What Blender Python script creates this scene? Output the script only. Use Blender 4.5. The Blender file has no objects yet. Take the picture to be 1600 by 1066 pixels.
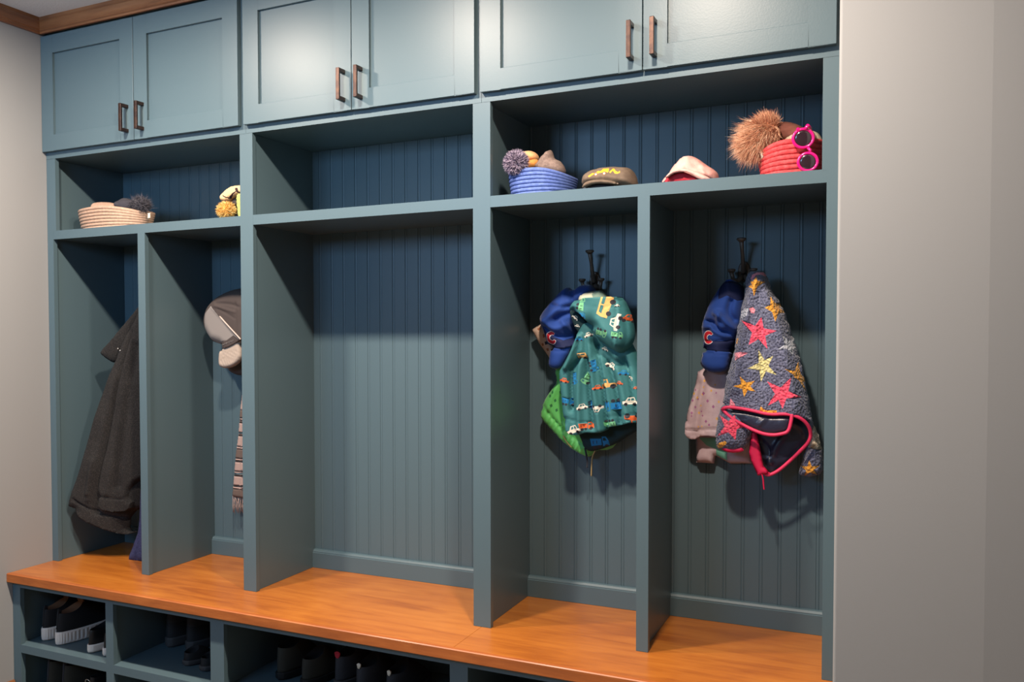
import bpy, bmesh, math, random
import numpy as np
from mathutils import Vector, Matrix
from mathutils.geometry import delaunay_2d_cdt
random.seed(7); rng = np.random.default_rng(7)
S = bpy.context.scene; COL = S.collection

# ---------------------------------------------------------------- camera
F, YAW, PITCH, ROLL = 1523.386, 0.5287, 0.03333, -0.00686
CAM = Vector((2.65287, -2.57924, 1.30566)); PPX, PPY = -300.0, 36.07
fw = Vector((-math.sin(YAW)*math.cos(PITCH), math.cos(YAW)*math.cos(PITCH), -math.sin(PITCH)))
r0 = Vector((math.cos(YAW), math.sin(YAW), 0)); u0 = r0.cross(fw)
rt = r0*math.cos(ROLL)+u0*math.sin(ROLL); up = -r0*math.sin(ROLL)+u0*math.cos(ROLL)
cd = bpy.data.cameras.new('camera'); cam = bpy.data.objects.new('camera', cd); COL.objects.link(cam)
cam.matrix_world = Matrix(((rt.x, up.x, -fw.x, CAM.x), (rt.y, up.y, -fw.y, CAM.y), (rt.z, up.z, -fw.z, CAM.z), (0, 0, 0, 1)))
cd.sensor_width = 36; cd.lens = F/1600*36; cd.shift_x = -PPX/1600; cd.shift_y = PPY/1600; cd.clip_start = 0.02
S.camera = cam
S.view_settings.view_transform = 'Standard'; S.view_settings.look = 'None'; S.view_settings.gamma = 1
S.view_settings.use_curve_mapping = False; S.view_settings.exposure = 0.0

# ---------------------------------------------------------------- light
w = bpy.data.worlds.new('world'); S.world = w; w.use_nodes = True
w.node_tree.nodes['Background'].inputs[0].default_value = (0.35, 0.5, 0.8, 1); w.node_tree.nodes['Background'].inputs[1].default_value = 0.3
ZC = 2.425
def area(name, loc, rot, size, power, col, shape='DISK', sy=None, spread=None):
    l = bpy.data.lights.new(name, 'AREA'); l.shape = shape; l.size = size
    if sy: l.size_y = sy
    l.energy = power; l.color = col
    if spread: l.spread = math.radians(spread)
    o = bpy.data.objects.new(name, l); COL.objects.link(o); o.location = loc; o.rotation_euler = rot; return o
LAMPS = [(0.62, -0.82), (1.385, -0.82), (2.15, -0.82)]
for i, (x, y) in enumerate(LAMPS):
    area('ceiling_lamp_light', (x, y, ZC-0.012), (0, 0, 0), 0.10, 38, (1.0, 0.845, 0.71))
area('cool_fill_light', (0.75, -3.36, 2.1), (math.radians(90), 0, math.radians(7)), 1.1, 19, (0.34, 0.61, 1.0), 'RECTANGLE', 0.5, spread=110)  # added cool fill that tints the shade in the bays; no window known

# ---------------------------------------------------------------- helpers
def at(px, py, Y=0.0, s=0.0, x0=0.0, t=0.0, z0=0.0):
    """point of the photograph px,py on the plane  y = Y + s*(x-x0) + t*(z-z0)"""
    d = fw + rt*((px-800-PPX)/F) - up*((py-533-PPY)/F)
    k = (Y + s*(CAM.x-x0) + t*(CAM.z-z0) - CAM.y)/(d.y - s*d.x - t*d.z)
    return CAM + d*k

def tag(o, label=None, cat=None, group=None, kind=None):
    if label: o['label'] = label
    if cat: o['category'] = cat
    if group: o['group'] = group
    if kind: o['kind'] = kind
    return o
def empty(name, loc, label, cat, group=None):
    o = bpy.data.objects.new(name, None); COL.objects.link(o); o.location = loc; o.empty_display_size = 0.03
    return tag(o, label, cat, group)
_loc = {}
def link(name, me, mats, parent=None, label=None, smooth=None):
    if not isinstance(mats, (list, tuple)): mats = [mats]
    for m in mats: me.materials.append(m)
    o = bpy.data.objects.new(name, me); COL.objects.link(o)
    if smooth is not None:
        for p in me.polygons: p.use_smooth = smooth
    if parent:
        o.parent = parent
        if parent.type == 'EMPTY': o.matrix_parent_inverse = Matrix.Translation(-parent.location)
    if label: o['label'] = label
    return o
class MB:
    def __init__(s): s.bm = bmesh.new()
    def box(s, x0, x1, y0, y1, z0, z1, mat=0, bevel=0.0):
        vs = [s.bm.verts.new((x, y, z)) for x in (x0, x1) for y in (y0, y1) for z in (z0, z1)]
        fs = [(0,1,3,2),(4,6,7,5),(0,4,5,1),(2,3,7,6),(0,2,6,4),(1,5,7,3)]
        faces = []
        for f in fs:
            fc = s.bm.faces.new([vs[i] for i in f]); fc.material_index = mat; faces.append(fc)
        if bevel:
            es = list({e for f in faces for e in f.edges})
            r = bmesh.ops.bevel(s.bm, geom=es, offset=bevel, segments=2, affect='EDGES', profile=0.5)
            for f in r['faces']: f.material_index = mat
        return s
    def prism(s, pts, axis, a, b, mat=0):
        """closed 2D outline pts extruded from a to b along axis"""
        def P(u, v, w):
            return (w, u, v) if axis == 'x' else (u, w, v) if axis == 'y' else (u, v, w)
        A = [s.bm.verts.new(P(u, v, a)) for u, v in pts]; B = [s.bm.verts.new(P(u, v, b)) for u, v in pts]
        n = len(pts)
        for i in range(n):
            s.bm.faces.new((A[i], A[(i+1) % n], B[(i+1) % n], B[i])).material_index = mat
        s.bm.faces.new(A[::-1]).material_index = mat; s.bm.faces.new(B).material_index = mat
        return s
    def tube(s, pts, rad, seg=8, mat=0, closed=False, flat=1.0, cap=True):
        pts = [Vector(p) for p in pts]; n = len(pts)
        rads = rad if isinstance(rad, (list, tuple)) else [rad]*n
        rings = []; prev = None
        for i, p in enumerate(pts):
            if closed: t = pts[(i+1) % n]-pts[i-1]
            else: t = pts[min(i+1, n-1)]-pts[max(i-1, 0)]
            t.normalize()
            if prev is None:
                a = Vector((0, 0, 1)) if abs(t.z) < 0.9 else Vector((1, 0, 0))
                nrm = (a - t*a.dot(t)).normalized()
            else:
                nrm = (prev - t*prev.dot(t)).normalized()
            prev = nrm; b = t.cross(nrm)
            rings.append([s.bm.verts.new(p + (nrm*math.cos(q)*flat + b*math.sin(q))*rads[i]) for q in [2*math.pi*k/seg for k in range(seg)]])
        m = n if closed else n-1
        for i in range(m):
            A, B = rings[i], rings[(i+1) % n]
            for k in range(seg):
                f = s.bm.faces.new((A[k], A[(k+1) % seg], B[(k+1) % seg], B[k])); f.material_index = mat; f.smooth = True
        if not closed and cap:
            s.bm.faces.new(rings[0][::-1]).material_index = mat; s.bm.faces.new(rings[-1]).material_index = mat
        return s
    def loft(s, rings, mat=0, closed=True, capa=True, capb=True, smooth=True):
        R = [[s.bm.verts.new(p) for p in r] for r in rings]; n = len(R[0])
        for i in range(len(R)-1):
            for k in range(n if closed else n-1):
                f = s.bm.faces.new((R[i][k], R[i][(k+1) % n], R[i+1][(k+1) % n], R[i+1][k])); f.material_index = mat if not callable(mat) else mat(i, k); f.smooth = smooth
        if closed and capa: s.bm.faces.new(R[0][::-1]).material_index = 0 if callable(mat) else mat
        if closed and capb: s.bm.faces.new(R[-1]).material_index = 0 if callable(mat) else mat
        return s
    def build(s, name, mats, parent=None, label=None, smooth=None, recalc=True):
        if recalc: bmesh.ops.recalc_face_normals(s.bm, faces=s.bm.faces)
        me = bpy.data.meshes.new(name); s.bm.to_mesh(me); s.bm.free()
        return link(name, me, mats, parent, label, smooth)

# ---------------------------------------------------------------- materials
def L(c):  # sRGB 0-255 -> linear
    return tuple(((v/255)/12.92 if v/255 <= 0.04045 else ((v/255+0.055)/1.055)**2.4) for v in c)
def mat(name, rgb, rough=0.5, metal=0.0, bump=None, var=None, coat=0.0, sheen=0.0, spec=0.5, emis=None):
    """bump=(kind, scale, strength, distance); var=(scale, rgb2, low, high)"""
    m = bpy.data.materials.new(name); m.use_nodes = True; nt = m.node_tree; b = nt.nodes['Principled BSDF']
    c = L(rgb)
    b.inputs['Base Color'].default_value = (*c, 1); b.inputs['Roughness'].default_value = rough; b.inputs['Metallic'].default_value = metal
    b.inputs['Coat Weight'].default_value = coat; b.inputs['Coat Roughness'].default_value = 0.25
    b.inputs['Specular IOR Level'].default_value = spec
    if sheen: b.inputs['Sheen Weight'].default_value = sheen; b.inputs['Sheen Roughness'].default_value = 0.5
    tc = nt.nodes.new('ShaderNodeTexCoord')
    if var:
        n = nt.nodes.new('ShaderNodeTexNoise'); n.inputs['Scale'].default_value = var[0]; n.inputs['Detail'].default_value = 4
        nt.links.new(tc.outputs['Object'], n.inputs['Vector'])
        r = nt.nodes.new('ShaderNodeValToRGB'); r.color_ramp.elements[0].position = var[2]; r.color_ramp.elements[1].position = var[3]
        r.color_ramp.elements[0].color = (*c, 1); r.color_ramp.elements[1].color = (*L(var[1]), 1)
        nt.links.new(n.outputs['Fac'], r.inputs['Fac']); nt.links.new(r.outputs['Color'], b.inputs['Base Color'])
    if bump:
        k, sc, st, di = bump
        if k == 'noise':
            t = nt.nodes.new('ShaderNodeTexNoise'); t.inputs['Detail'].default_value = 5; out = t.outputs['Fac']
        elif k == 'voronoi':
            t = nt.nodes.new('ShaderNodeTexVoronoi'); t.feature = 'SMOOTH_F1' ; out = t.outputs['Distance']
        else:
            t = nt.nodes.new('ShaderNodeTexWave'); t.inputs['Distortion'].default_value = 0.6; t.bands_direction = k[-1].upper() if k[-1] in 'xyz' else 'X'; out = t.outputs['Fac']
        t.inputs['Scale'].default_value = sc
        nt.links.new(tc.outputs['Object'], t.inputs['Vector'])
        bp = nt.nodes.new('ShaderNodeBump'); bp.inputs['Strength'].default_value = st; bp.inputs['Distance'].default_value = di
        nt.links.new(out, bp.inputs['Height']); nt.links.new(bp.outputs['Normal'], b.inputs['Normal'])
    return m
M = {}
M['paint'] = mat('slate_blue_paint', (80, 100, 107), 0.38, spec=0.42, bump=('noise', 260, 0.06, 0.002))
M['wall'] = mat('greige_wall_paint', (142, 143, 143), 0.7, bump=('noise', 350, 0.05, 0.002))
M['ceiling'] = mat('ceiling_paint', (214, 214, 216), 0.9, bump=('noise', 120, 0.5, 0.004))
M['floor'] = mat('floor_tile', (120, 110, 100), 0.5, bump=('noise', 20, 0.1, 0.002), var=(3, (100, 92, 84), .4, .6))
M['bronze'] = mat('oil_rubbed_bronze', (66, 52, 48), 0.36, metal=0.85, bump=('noise', 200, 0.08, 0.001), var=(60, (84, 64, 54), .45, .7))
M['iron'] = mat('dark_bronze_iron', (92, 78, 68), 0.45, metal=0.25, var=(40, (116, 98, 84), .45, .7))

def wood(name, base, dark, light, grain='x', rough=0.32, coat=0.3, sc=1.0):
    m = bpy.data.materials.new(name); m.use_nodes = True; nt = m.node_tree; b = nt.nodes['Principled BSDF']
    N = nt.nodes.new; lk = nt.links.new
    tc = N('ShaderNodeTexCoord'); mp = N('ShaderNodeMapping'); lk(tc.outputs['Object'], mp.inputs['Vector'])
    mp.inputs['Scale'].default_value = (1.3*sc, 9*sc, 9*sc) if grain == 'x' else (9*sc, 1.3*sc, 9*sc)
    n1 = N('ShaderNodeTexNoise'); n1.inputs['Scale'].default_value = 2.2; n1.inputs['Detail'].default_value = 7; n1.inputs['Distortion'].default_value = 1.4; lk(mp.outputs[0], n1.inputs['Vector'])
    n2 = N('ShaderNodeTexNoise'); n2.inputs['Scale'].default_value = 3.0; n2.inputs['Detail'].default_value = 3; n2.inputs['Distortion'].default_value = 0.8; lk(tc.outputs['Object'], n2.inputs['Vector'])
    n3 = N('ShaderNodeTexNoise'); n3.inputs['Scale'].default_value = 14; n3.inputs['Detail'].default_value = 8; lk(mp.outputs[0], n3.inputs['Vector'])
    r1 = N('ShaderNodeValToRGB'); r1.color_ramp.elements[0].position = .34; r1.color_ramp.elements[1].position = .66
    r1.color_ramp.elements[0].color = (*L(dark), 1); r1.color_ramp.elements[1].color = (*L(light), 1)
    e = r1.color_ramp.elements.new(.5); e.color = (*L(base), 1)
    a = N('ShaderNodeMath'); a.operation = 'MULTIPLY_ADD'; a.inputs[1].default_value = .45; lk(n1.outputs['Fac'], a.inputs[0])
    a2 = N('ShaderNodeMath'); a2.operation = 'MULTIPLY'; a2.inputs[1].default_value = .4; lk(n2.outputs['Fac'], a2.inputs[0]); lk(a2.outputs[0], a.inputs[2])
    a3 = N('ShaderNodeMath'); a3.operation = 'MULTIPLY_ADD'; a3.inputs[1].default_value = .15; lk(n3.outputs['Fac'], a3.inputs[0]); lk(a.outputs[0], a3.inputs[2])
    lk(a3.outputs[0], r1.inputs['Fac']); lk(r1.outputs['Color'], b.inputs['Base Color'])
    b.inputs['Roughness'].default_value = rough; b.inputs['Coat Weight'].default_value = coat; b.inputs['Coat Roughness'].default_value = .2
    bp = N('ShaderNodeBump'); bp.inputs['Strength'].default_value = .08; bp.inputs['Distance'].default_value = .002
    lk(n3.outputs['Fac'], bp.inputs['Height']); lk(bp.outputs['Normal'], b.inputs['Normal'])
    return m
M['bench'] = wood('stained_birch', (178, 104, 36), (150, 80, 25), (194, 120, 46), sc=1.0)
M['bench_edge'] = wood('stained_birch_edge', (168, 92, 38), (144, 76, 30), (188, 112, 52), sc=1.6, rough=.5, coat=.08)
M['crown'] = wood('stained_oak_trim', (134, 84, 48), (96, 56, 30), (158, 104, 62), rough=.4)
M['crown_y'] = wood('stained_oak_trim_side', (134, 84, 48), (96, 56, 30), (158, 104, 62), grain='y', rough=.4)

# ---------------------------------------------------------------- room shell
def struct(name, mb, m):
    o = mb.build(name, m); o['kind'] = 'structure'; return o
XW = 2.822; YF = -3.4; YB = 0.46; XP = 2.5556
struct('floor', MB().box(-0.1, 3.75, YF-0.1, YB+0.1, -0.1, 0), M['floor'])
struct('ceiling', MB().box(-0.1, 3.75, YF-0.1, YB+0.1, ZC, ZC+0.1), M['ceiling'])
struct('wall_left', MB().box(-0.12, 0, YF, YB, 0, ZC), M['wall'])
struct('wall_back', MB().box(0, XP, 0.42, YB+0.06, 0, ZC), M['wall'])
# the niche's right return: a pilaster of wall with rounded corner beads
pil = MB(); rr = 0.006; pts = [(XP, YB+0.06)]
for k in range(7):
    a = math.pi + k/6*math.pi/2
    pts.append((XP+rr+rr*math.cos(a), -0.25+rr+rr*math.sin(a)))
pts += [(XW, -0.25), (XW, YB+0.06)]
pil.prism(pts, 'z', 0, ZC)
struct('wall_niche', pil, M['wall'])
wr = MB(); wr.prism([(XW, -0.25), (3.7, -0.185), (3.7, 0.1), (XW, 0.1)], 'z', 0, ZC); struct('wall_recess', wr, M['wall'])
struct('wall_right', MB().box(3.62, 3.74, YF, -0.08, 0, ZC), M['wall'])
fwl = MB(); wx0, wx1, wz0, wz1 = 0.15, 1.35, 1.82, 2.37  # high opening added behind the cool fill light
fwl.box(-0.1, wx0, YF-0.1, YF, 0, ZC); fwl.box(wx1, 3.72, YF-0.1, YF, 0, ZC); fwl.box(wx0, wx1, YF-0.1, YF, 0, wz0); fwl.box(wx0, wx1, YF-0.1, YF, wz1, ZC)
struct('wall_front', fwl, M['wall'])
# crown moulding along the left wall and along the cabinets
prof = [(0, 0), (0.010, 0.0), (0.012, 0.006), (0.018, 0.009), (0.018, 0.013), (0.024, 0.019), (0.034, 0.033), (0.040, 0.036), (0.042, 0.046), (0.0, 0.046)]
zc0 = ZC-0.046
c2 = MB(); c2.prism([(-0.0215-u, zc0+v) for u, v in prof], 'x', 0.002, XP); struct('trim_2', c2, M['crown'])
c1 = MB(); c1.prism([(u, zc0+v) for u, v in prof], 'y', YF, -0.0225); struct('trim_1', c1, M['crown_y'])
bb = MB(); bb.prism([(0, 0), (0.014, 0), (0.014, 0.075), (0.006, 0.088), (0, 0.088)], 'y', YF, -0.1945); struct('baseboard_left', bb, M['crown_y'])

# ---------------------------------------------------------------- upper cabinets
ZT, ZST, ZSB, ZB = 1.9368, 1.6775, 1.6463, 0.470
ZD0, ZD1 = 1.9608, 2.372
def handle(x, parent):
    b = MB(); z0, z1 = 1.987, 2.080; y1 = -0.020; y0 = -0.060; h = 0.0056
    b.box(x-h, x+h, y0, y0+0.009, z0, z1, bevel=0.0012)
    b.box(x-h, x+h, y0+0.0085, y1+0.0003, z0, z0+0.0112, bevel=0.001); b.box(x-h, x+h, y0+0.0085, y1+0.0003, z1-0.0112, z1, bevel=0.001)
    return b.build('handle', M['bronze'], parent, 'dark bronze square bar handle')
def door(x0, x1, hx, parent):
    b = MB(); w_ = 0.0575; y0, y1 = -0.0205, -0.0015
    px0, px1, pz0, pz1 = x0+w_, x1-w_, ZD0+w_, ZD1-0.064
    for bx in [(x0, px0, ZD0, ZD1), (px1, x1, ZD0, ZD1), (px0, px1, ZD0, pz0), (px0, px1, pz1, ZD1)]:
        b.box(bx[0], bx[1], y0, y1, bx[2], bx[3])
    bmesh.ops.remove_doubles(b.bm, verts=b.bm.verts, dist=1e-5)
    es = [e for e in b.bm.edges if all(abs(v.co.y-y0) < 1e-6 for v in e.verts) and all((abs(v.co.x-x0) < 1e-6) for v in e.verts)]
    b.box(px0-0.003, px1+0.003, y0+0.0115, y1, pz0-0.003, pz1+0.003)
    d = b.build('door', M['paint'], parent)
    bv = d.modifiers.new('bevel', 'BEVEL'); bv.width = 0.0009; bv.segments = 2; bv.limit_method = 'ANGLE'
    handle(hx, d)
def upper(x0, x1, gap, hl, hr, dl, dr, label):
    t = empty('upper_cabinet', ((x0+x1)/2, 0.0, ZT), label, 'cabinet', 'upper cabinets above the lockers')
    b = MB(); zt = ZC-0.001
    b.box(x0, x1, 0.0, 0.019, ZT, ZD0+0.03); b.box(x0, x1, 0.0, 0.019, ZD1-0.03, zt)
    b.box(x0, x0+0.03, 0.0, 0.019, ZD0+0.03, ZD1-0.03); b.box(x1-0.03, x1, 0.0, 0.019, ZD0+0.03, ZD1-0.03)
    b.box(x0, x0+0.018, 0.019, 0.40, ZT, zt); b.box(x1-0.018, x1, 0.019, 0.40, ZT, zt)
    b.box(x0+0.018, x1-0.018, 0.019, 0.40, ZT, ZT+0.018); b.box(x0+0.018, x1-0.018, 0.388, 0.40, ZT+0.018, zt)
    b.build('body', M['paint'], t)
    door(dl, gap-0.0012, hl, t); door(gap+0.0012, dr, hr, t)
    return t
X2, X3, XR = 0.879, 1.670, 2.5546
upper(0.001, X2-0.0004, 0.4336, 0.4055, 0.4735, 0.0016, 0.8632, 'pair of slate blue shaker cabinet doors next to the left wall, under the wood crown')
upper(X2+0.0004, X3-0.0004, 1.2715, 1.246, 1.304, 0.8829, 1.6565, 'middle pair of slate blue shaker cabinet doors, above the empty locker')
upper(X3+0.0004, XR, 2.107, 2.080, 2.1365, 1.6732, 2.5401, 'right-hand pair of slate blue shaker cabinet doors, above the blue and red baskets')

# ---------------------------------------------------------------- lockers
YBK = 0.388; SP = 0.0475
t = empty('locker_unit', (1.27, 0.19, ZB), 'slate blue built-in locker unit with five open bays over a wooden bench', 'lockers')
zt = ZT-0.0006
for x0, x1, z1 in ((0.001, 0.0295, zt), (0.8547, 0.9034, zt), (1.6444, 1.6952, zt), (2.522, XR, zt), (0.4263, 0.4579, ZSB+0.001), (2.092, 2.1222, ZSB+0.001)):
    MB().box(x0, x1, 0.0, 0.019, ZB, z1).build('stile', M['paint'], t)
for x0, x1 in ((0.0295, 0.0438), (2.512, 2.522)): MB().box(x0, x1, 0.0, 0.0185, ZST-0.002, zt).build('filler_strip', M['paint'], t)
for x0, x1, n in ((0.0295, 0.8547, 0), (0.9034, 1.6444, 1), (1.6952, 2.522, 2)):
    s_ = MB(); s_.box(x0-0.0002, x1+0.0002, 0.0003, 0.019, ZSB, ZST); s_.box(x0-0.008 if n else 0.021, x1+0.006, 0.019, YBK, ZSB+0.0005, ZST-0.0005)
    s_.build('shelf', M['paint'], t)
for x0, x1, z1 in ((0.001, 0.021, zt), (0.8625, 0.895, zt), (1.655, 1.680, zt), (2.530, XR, zt), (0.4325, 0.4518, ZSB), (2.098, 2.1085, ZSB)):
    MB().box(x0, x1, 0.019, YBK+0.006, ZB, z1).build('side_panel', M['paint'], t)
# beadboard back: bead and two quirks every SP
pp = []; x = 0.001; g0 = 0.9229 - math.floor(0.9229/SP)*SP
xs = []
k = g0
while k < XR-0.01:
    xs.append(k); k += SP
pr_ = [(0.001, YBK)]
for gx in xs:
    for dx, dy in ((-0.0050, 0), (-0.0042, 0.0014), (-0.0036, 0.0014), (-0.0024, 0.0003), (0, 0), (0.0024, 0.0003), (0.0036, 0.0014), (0.0042, 0.0014), (0.0050, 0)):
        pr_.append((gx+dx, YBK+dy))
pr_ += [(XR, YBK), (XR, 0.404), (0.001, 0.404)]
b = MB(); b.prism([(a, c) for a, c in pr_], 'z', ZB, zt); b.build('beadboard_back', M['paint'], t)
for x0, x1 in ((0.021, 0.4325), (0.4518, 0.8625), (0.895, 1.655), (1.680, 2.098), (2.1085, 2.530)):
    q = MB(); yk = YBK-0.0005
    q.prism([(yk, ZB), (yk-0.018, ZB), (yk-0.018, ZB+0.0525), (yk-0.015, ZB+0.0545), (yk-0.015, ZB+0.057), (yk-0.010, ZB+0.0625), (yk-0.006, ZB+0.064), (yk, ZB+0.065)], 'x', x0, x1)
    q.build('base_rail', M['paint'], t)

# ---------------------------------------------------------------- bench top and shoe cubbies
t = empty('bench_top', (1.27, 0.08, 0.438), 'orange-brown stained wooden bench top running under all the lockers', 'bench')
MB().box(0.001, 1.6667, -0.2020, 0.400, 0.4385, ZB-0.0006, bevel=0.0008).build('plank', M['bench'], t)
MB().box(1.6673, XR, -0.2020, 0.400, 0.4385, ZB-0.0006, bevel=0.0008).build('plank', M['bench'], t)
b = MB(); b.prism([(-0.2022, ZB-0.0006), (-0.2155, ZB-0.0006), (-0.2181, ZB-0.003), (-0.2181, 0.4405), (-0.2165, 0.4385), (-0.2022, 0.4385)], 'x', 0.001, XR)
b.build('nosing', M['bench_edge'], t, 'rounded solid wood front edge')
YC = -0.192
t = empty('shoe_cubbies', (1.27, 0.1, 0), 'slate blue open shoe cubbies built in under the wooden bench top', 'shoe storage')
ztop = 0.4375; SH, SHB = 0.2165, 0.1885; FL = 0.0285
ST = ((0.001, 0.0375), (0.4340, 0.4665), (0.8615, 0.9122), (1.6519, 1.7026), (2.09, 2.122), (2.515, XR))
for x0, x1 in ST: MB().box(x0, x1, YC, YC+0.019, 0, ztop).build('stile', M['paint'], t)
for a, c in zip(ST, ST[1:]):
    MB().box(a[1], c[0], YC+0.0002, YC+0.019, 0.418, ztop).build('rail', M['paint'], t); MB().box(a[1], c[0], YC+0.0002, YC+0.019, 0, FL).build('rail', M['paint'], t)
PAN = ((0.001, 0.022), (0.4410, 0.4600), (0.872, 0.902), (1.662, 1.692), (2.097, 2.115), (2.527, XR))
for x0, x1 in PAN: MB().box(x0, x1, YC+0.019, 0.26, 0.001, ztop).build('side_panel', M['paint'], t)
MB().box(0.001, XR, 0.26, 0.272, 0.001, ztop).build('back_panel', M['paint'], t)
for i in range(5):
    a, c = ST[i][1], ST[i+1][0]; p, q = PAN[i][1], PAN[i+1][0]
    if i in (0, 1, 3, 4):
        m_ = MB(); m_.box(a, c, YC+0.0001, YC+0.019, SHB, SH); m_.box(p, q, YC+0.019, 0.26, SH-0.019, SH-0.0002); m_.build('shelf', M['paint'], t)
    MB().box(p, q, YC+0.019, 0.26, FL-0.018, FL-0.0002).build('bottom_panel', M['paint'], t)
# middle cubby is one shelf lower
m_ = MB(); a, c, p, q = ST[2][1], ST[3][0], PAN[2][1], PAN[3][0]
m_.box(a, c, YC+0.0001, YC+0.019, SHB, SH); m_.box(p, q, YC+0.019, 0.26, SH-0.019, SH-0.0002); m_.build('shelf', M['paint'], t)

# ================================================================ soft things
def seg_dist(P, poly, closed=True):
    P = np.asarray(P, float); A = np.asarray(poly, float); B = np.roll(A, -1, 0) if closed else A[1:]
    if not closed: A = A[:-1]
    d = np.full(len(P), 1e9)
    for a, b in zip(A, B):
        ab = b-a; l2 = max(ab@ab, 1e-12); t = np.clip(((P-a)@ab)/l2, 0, 1)
        d = np.minimum(d, np.hypot(*(P-(a+t[:, None]*ab)).T))
    return d
def inside(P, poly):
    P = np.asarray(P, float); A = np.asarray(poly, float); B = np.roll(A, -1, 0); c = np.zeros(len(P), bool)
    for a, b in zip(A, B):
        m = (a[1] > P[:, 1]) != (b[1] > P[:, 1])
        with np.errstate(divide='ignore', invalid='ignore'):
            xi = (b[0]-a[0])*(P[:, 1]-a[1])/(b[1]-a[1])+a[0]
        c ^= m & (P[:, 0] < xi)
    return c
def smooth_loop(pts, n=2, closed=True):
    pts = [tuple(p) for p in pts]
    for _ in range(n):
        out = [] if closed else [pts[0]]
        m = len(pts)
        for i in range(m if closed else m-1):
            a, b = pts[i], pts[(i+1) % m]
            out.append((a[0]*.75+b[0]*.25, a[1]*.75+b[1]*.25)); out.append((a[0]*.25+b[0]*.75, a[1]*.25+b[1]*.75))
        if not closed: out.append(pts[-1])
        pts = out
    return pts
def relief(name, outline, Y, mats, parent=None, label=None, T=0.03, Tb=0.012, w=0.03, prints=(), ridges=(), res=0.006, sm=1, tilt=(0, 0, 0, 0), rough=0.0, noise=None, hard=(), gain=1.0, zmin=None):
    """stuffed cloth shape: outline traced in the photo at depth Y, bulging T towards the room and Tb towards the wall.
       ridges: (points, width m, amplitude m); prints: (polygon, material index)"""
    s, x0, t, z0 = tilt
    def W(p, dy=0.0):
        v = at(p[0], p[1], Y-dy, s, x0, t, z0); return (v.x, v.z)
    ol = smooth_loop(outline, sm) if sm else outline
    hp = np.min([seg_dist(ol, h, False) for h in hard], 0) if hard else np.full(len(ol), 99.0)
    out = [W(p, T if h_ < 2.5 else 0) for p, h_ in zip(ol, hp)]
    if zmin is not None: out = [(x, max(z, zmin)) for x, z in out]
    # resample boundary
    R = []
    for i in range(len(out)):
        a, b = np.array(out[i]), np.array(out[(i+1) % len(out)]); n = max(1, int(np.hypot(*(b-a))/res))
        R += [tuple(a+(b-a)*k/n) for k in range(n)]
    if rough:
        R = [(x+rng.normal()*rough, z+rng.normal()*rough) for x, z in R]
    R = np.array(R); lo, hi = R.min(0), R.max(0)
    gx, gz = np.meshgrid(np.arange(lo[0], hi[0], res), np.arange(lo[1], hi[1], res*0.87)); gx[::2] += res/2
    G = np.stack([gx.ravel(), gz.ravel()], 1); G = G[inside(G, R)]; G = G[seg_dist(G, R) > res*0.45]
    PR = [([W(p, T*.9) for p in poly], mi) for poly, mi in prints]
    verts = [Vector(p) for p in R]; edges = [(i, (i+1) % len(R)) for i in range(len(R))]
    for poly, mi in PR:
        k = len(verts); verts += [Vector(p) for p in poly]; edges += [(k+i, k+(i+1) % len(poly)) for i in range(len(poly))]
    verts += [Vector(p) for p in G]
    V, E_, Fc, *_r = delaunay_2d_cdt(verts, edges, [], 0, 1e-6)
    V = np.array([tuple(v) for v in V]); Fc = [tuple(f) for f in Fc]
    cen = np.array([V[list(f)].mean(0) for f in Fc]); keep = inside(cen, R)
    Fc = [f for f, k in zip(Fc, keep) if k]; cen = cen[keep]
    mi_ = np.zeros(len(Fc), int)
    for poly, mi in PR: mi_[inside(cen, poly)] = mi
    d0 = seg_dist(V, R); d = d0; soft = R
    if hard:      # folded or cut edges that do not round off
        HP = [[W(p, T) for p in h] for h in hard]
        hd = lambda Q: np.min([seg_dist(Q, h, False) for h in HP], 0)
        A_, B_2 = R, np.roll(R, -1, 0); ok = hd((A_+B_2)/2) > 0.006
        d = np.full(len(V), 1e9)
        for a, b_ in zip(A_[ok], B_2[ok]):
            ab = b_-a; tt = np.clip(((V-a)@ab)/max(ab@ab, 1e-12), 0, 1); d = np.minimum(d, np.hypot(*(V-(a+tt[:, None]*ab)).T))
    ww = np.minimum(w, max(d.max(), 1e-4)); q = np.clip(d/ww, 0, 1); prof = np.sqrt(np.maximum(0, 1-(1-q)**2))
    f = T*prof
    for pts, rw, am in ridges:
        rp = [W(p, T*.9) for p in (smooth_loop(pts, 1, False) if len(pts) > 2 else pts)]; dd = seg_dist(V, rp, False)
        f = f + gain*am*np.exp(-(dd/rw)**2)*np.clip(d/0.010, 0, 1)
    if noise:
        na, nf = noise; ph = rng.uniform(0, 6, 8)
        f = f + na*np.clip(d/0.012, 0, 1)*(np.sin(V[:, 0]*nf+ph[0]+2*np.sin(V[:, 1]*nf*.6+ph[1]))*.6+np.sin(V[:, 1]*nf*1.3+ph[2]+1.5*np.sin(V[:, 0]*nf*.9+ph[3]))*.4)
    base = Y+s*(V[:, 0]-x0)+t*(V[:, 1]-z0)
    yf = base-f; yb = base+Tb*prof
    bm = bmesh.new(); fv = [bm.verts.new((V[i, 0], yf[i], V[i, 1])) for i in range(len(V))]
    used = sorted({i for fc in Fc for i in fc}); bv = {}
    ec = {}
    for fc in Fc:
        for a, b_ in ((fc[0], fc[1]), (fc[1], fc[2]), (fc[2], fc[0])): ec.setdefault((min(a, b_), max(a, b_)), []).append((a, b_))
    for i in used: bv[i] = fv[i] if d[i] < 1e-5 else bm.verts.new((V[i, 0], yb[i], V[i, 1]))
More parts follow.
